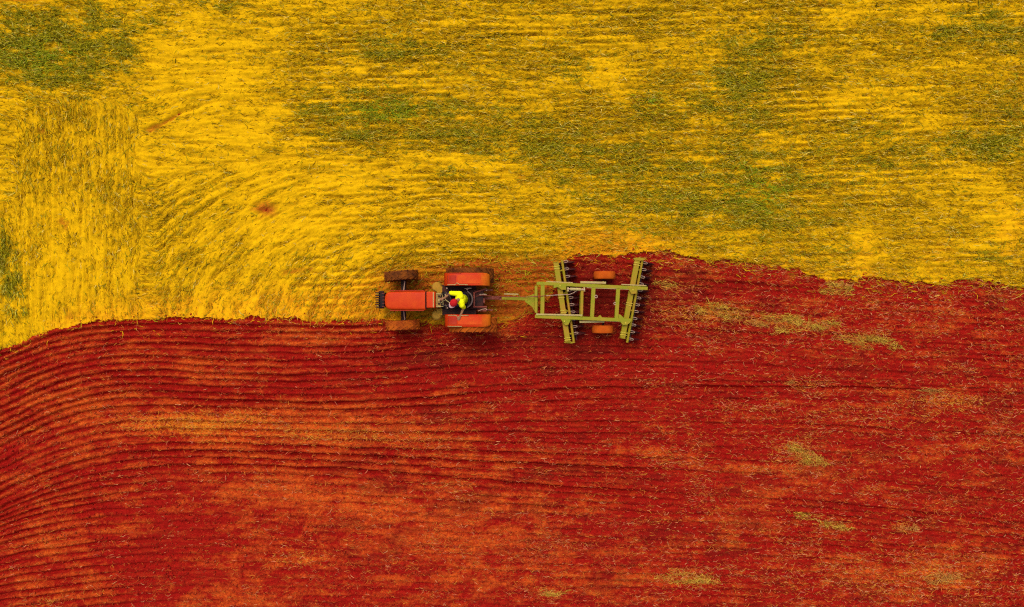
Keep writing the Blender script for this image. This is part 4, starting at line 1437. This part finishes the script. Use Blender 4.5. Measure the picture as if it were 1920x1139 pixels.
def disc_mesh(sgn):
    r0, dep, th = 0.335, 0.085, 0.007
    prof = []
    for k in range(7):
        r = 0.02 + (r0 - 0.02) * k / 6
        prof.append((r, sgn * dep * ((r / r0) ** 2)))
    back = [(r, t + th) for r, t in reversed(prof)]
    me, _ = MB().lathe(prof + back, (0, -sgn * dep / 2, 0), 'Y', 30, closed=True).mesh('disc_blade', M['disc'], False)
    shade(me)
    return me


DISC = {1: disc_mesh(1), -1: disc_mesh(-1)}
fr_t = [(125 + 77.0 * k - 100) / 880.0 for k in range(12)]
fr_t = [t for t in fr_t if t < 0.99]
A1, B1, dv1, beam1 = gang((1042.3, 492.5), (1064.5, 641.0), (1053.6, 487.5), (1075.8, 641.5), fr_t, 1)
re_t = [(125 + 73.5 * k - 100) / 875.0 for k in range(12)]
re_t = [t for t in re_t if t < 0.99]
A2, B2, dv2, beam2 = gang((1194.6, 489.0), (1167.0, 634.0), (1204.4, 488.0), (1175.8, 642.5), re_t, -1)

# paired clamp straps over the beams
def clamps(A, B, dv, ts):
    for t in ts:
        for k in (-0.035, 0.035):
            p = A.lerp(B, t) + dv * k
            s_v = Vector((-dv.y, dv.x, 0))
            MB().bar(p - s_v * 0.105 + Vector((0, 0, 0.073)), p + s_v * 0.105 + Vector((0, 0, 0.073)), 0.018, 0.022).build('clamp_strap', M['clamp'], D, 0.003)


clamps(A1, B1, dv1, (0.065, 0.43, 0.62, 0.965))
clamps(A2, B2, dv2, (0.045, 0.40, 0.565, 0.945))
plate('end_cap', [(1187, 484.5), (1200, 483), (1212, 486), (1206, 489), (1190, 488.5)], ZB - 0.05, ZB + 0.03, 'mustard')
plate('end_cap', [(1057, 641.5), (1077, 641.0), (1078.5, 643.0), (1072, 644.5), (1058, 643.5)], ZB - 0.05, ZB + 0.03, 'mustard')

# transport wheels on trailing arms
for px, py, m in ((1133.5, 516.5, 'rubber_orange'), (1130, 617.5, 'rubber_orange')):
    wheel(px, py, 0.355, 0.25, 0.19, 0, 0.012, 'transport_wheel', M[m], 0.0, D, 0.345 + 0.0)
for ya, yb, xa, xb, yw in ((529.8, 530.8, 1088, 1136, 521), (603.8, 603.0, 1086.5, 1133, 612)):
    MB().bar(W(xa, ya, ZR - 0.10), W(xb, yb, ZR - 0.14), 0.070, 0.09).build('wheel_arm', M['rod'], D, 0.008)
    MB().bar(W(1131, (ya + yb) / 2, ZR - 0.14), W(1131, (ya + yb) / 2, 0.33), 0.06, 0.08, up=(0, 1, 0)).build('wheel_leg', M['mustard'], D, 0.006)
    MB().tube([W(1131, (ya + yb) / 2, 0.345), W(1131, yw, 0.345)], 0.028, 8).build('stub_axle', M['black'], D)
MB().tube([W(1090, 529, ZR - 0.10), W(1088, 604.5, ZR - 0.10)], 0.035, 8).build('rock_shaft', M['olive'], D)

# hydraulic ram, rods, hoses, rings
ram = MB().tube([W(1069, 542.2, ZR + 0.05), W(1089, 543.0, ZR + 0.05)], 0.045, 12).build('hydraulic_ram', M['rod'], D)
MB().tube([W(1063.5, 542.0, ZR + 0.05), W(1069, 542.2, ZR + 0.05)], 0.022, 8).build('ram_rod', M['steel'], ram)
MB().tube([W(1089, 543.0, ZR + 0.05), W(1097, 543.4, ZR + 0.05)], 0.026, 8).build('ram_rod', M['steel'], ram)
for xx in (1065, 1095.5):
    MB().box(tuple(W(xx, 543, ZR + 0.03)), (0.05, 0.13, 0.05)).build('ram_lug', M['rod'], D, 0.006)
MB().bar(W(1005, 589.6, ZR + 0.055), W(1092, 591.6, ZR + 0.055), 0.048, 0.045).build('levelling_rod', M['rod'], D, 0.010)
for xx, yy in ((1007, 590), (1090, 591.5)):
    MB().box(tuple(W(xx, yy + 0.8, ZR + 0.02)), (0.06, 0.10, 0.09)).build('rod_lug', M['olive'], D, 0.006)
MB().bar(W(1024, 528.2, ZR - 0.02), W(1074, 530.6, ZR - 0.02), 0.030, 0.03).build('side_rod', M['rod'], D, 0.005)
MB().bar(W(1165, 533.6, ZR + 0.02), W(1212, 536.2, ZR + 0.02), 0.030, 0.03).build('side_rod', M['rod'], D, 0.005)
MB().tube([W(1024, 555, ZR + 0.02), W(1048, 553.2, ZR + 0.03), W(1068, 552.5, ZR - 0.02), W(1076, 549, ZR - 0.02), W(1081, 545.5, ZR + 0.05)], 0.011, 6).build('hydraulic_hose', M['steel'], D)
MB().tube([W(1066, 545, ZR + 0.05), W(1072, 553, ZR - 0.06), W(1080, 549, ZR - 0.04), W(1086, 545, ZR + 0.05)], 0.010, 6).build('hydraulic_hose', M['black'], D)


def ring(px, py, z, r0, r1):
    b = MB()
    c = W(px, py, z)
    n1, n2 = 18, 6
    vs, fs = [], []
    for i in range(n1):
        a = 2 * math.pi * i / n1
        for j in range(n2):
            q = 2 * math.pi * j / n2
            vs.append((c.x + (r0 + r1 * math.cos(q)) * math.cos(a), c.y + (r0 + r1 * math.cos(q)) * math.sin(a), c.z + r1 * math.sin(q)))
    for i in range(n1):
        for j in range(n2):
            fs.append((i * n2 + j, i * n2 + (j + 1) % n2, ((i + 1) % n1) * n2 + (j + 1) % n2, ((i + 1) % n1) * n2 + j))
    return b.add(vs, fs)


ring(1117.5, 556.5, ZR + 0.03, 0.042, 0.013).build('lifting_ring', M['steel'], D)
ring(1153.0, 569.5, ZR + 0.03, 0.034, 0.012).build('lifting_ring', M['steel'], D)
plate('bracket', [(1120, 596.5), (1124, 591.5), (1126, 591.5), (1130.5, 597)], ZR - 0.02, ZR + 0.04, 'mustard')

# tongue
plate('hitch_plate', [(985, 556.5), (996, 553.5), (1006, 549), (1008.5, 549), (1008.5, 584), (1002, 584), (995, 571), (985, 564)], ZR - 0.16, ZR - 0.09, 'olive')
MB().bar(W(1005, 536, ZR - 0.01), W(1005, 587, ZR - 0.01), 0.085, 0.16).build('headstock', M['olive'], D, 0.010)
MB().bar(W(1006, 532, ZR), W(1019, 532.3, ZR), 0.09, 0.11).build('headstock_joint', M['olive'], D, 0.008)
MB().bar(W(941, 559.4, 0.52), W(990, 561, ZR - 0.12), 0.105, 0.09).build('tongue', M['olive'], D, 0.012)
MB().bar(W(985, 564, ZR - 0.13), W(1003, 577, ZR - 0.13), 0.08, 0.09).build('tongue_brace', M['olive'], D, 0.010)
MB().bar(W(945, 551.6, ZR - 0.05), W(972, 552.2, ZR - 0.05), 0.036, 0.03).build('jack_handle', M['rod'], D, 0.006)
MB().tube([W(971, 552.2, ZR - 0.05), W(975, 557, ZR - 0.12)], 0.016, 6).build('jack_link', M['olive'], D)
ring(938.5, 559.4, 0.52, 0.05, 0.018).build('hitch_ring', M['rust'], D)
MB().tube([W(889, 557, 1.0), W(905, 553.5, 1.12), W(925, 556.2, 0.95), W(950, 556.5, 0.80), W(985, 557.5, 0.80), W(1005, 556, 0.92), W(1024, 555, ZR + 0.02)], 0.012, 6).build('supply_hose', M['rust'], D)
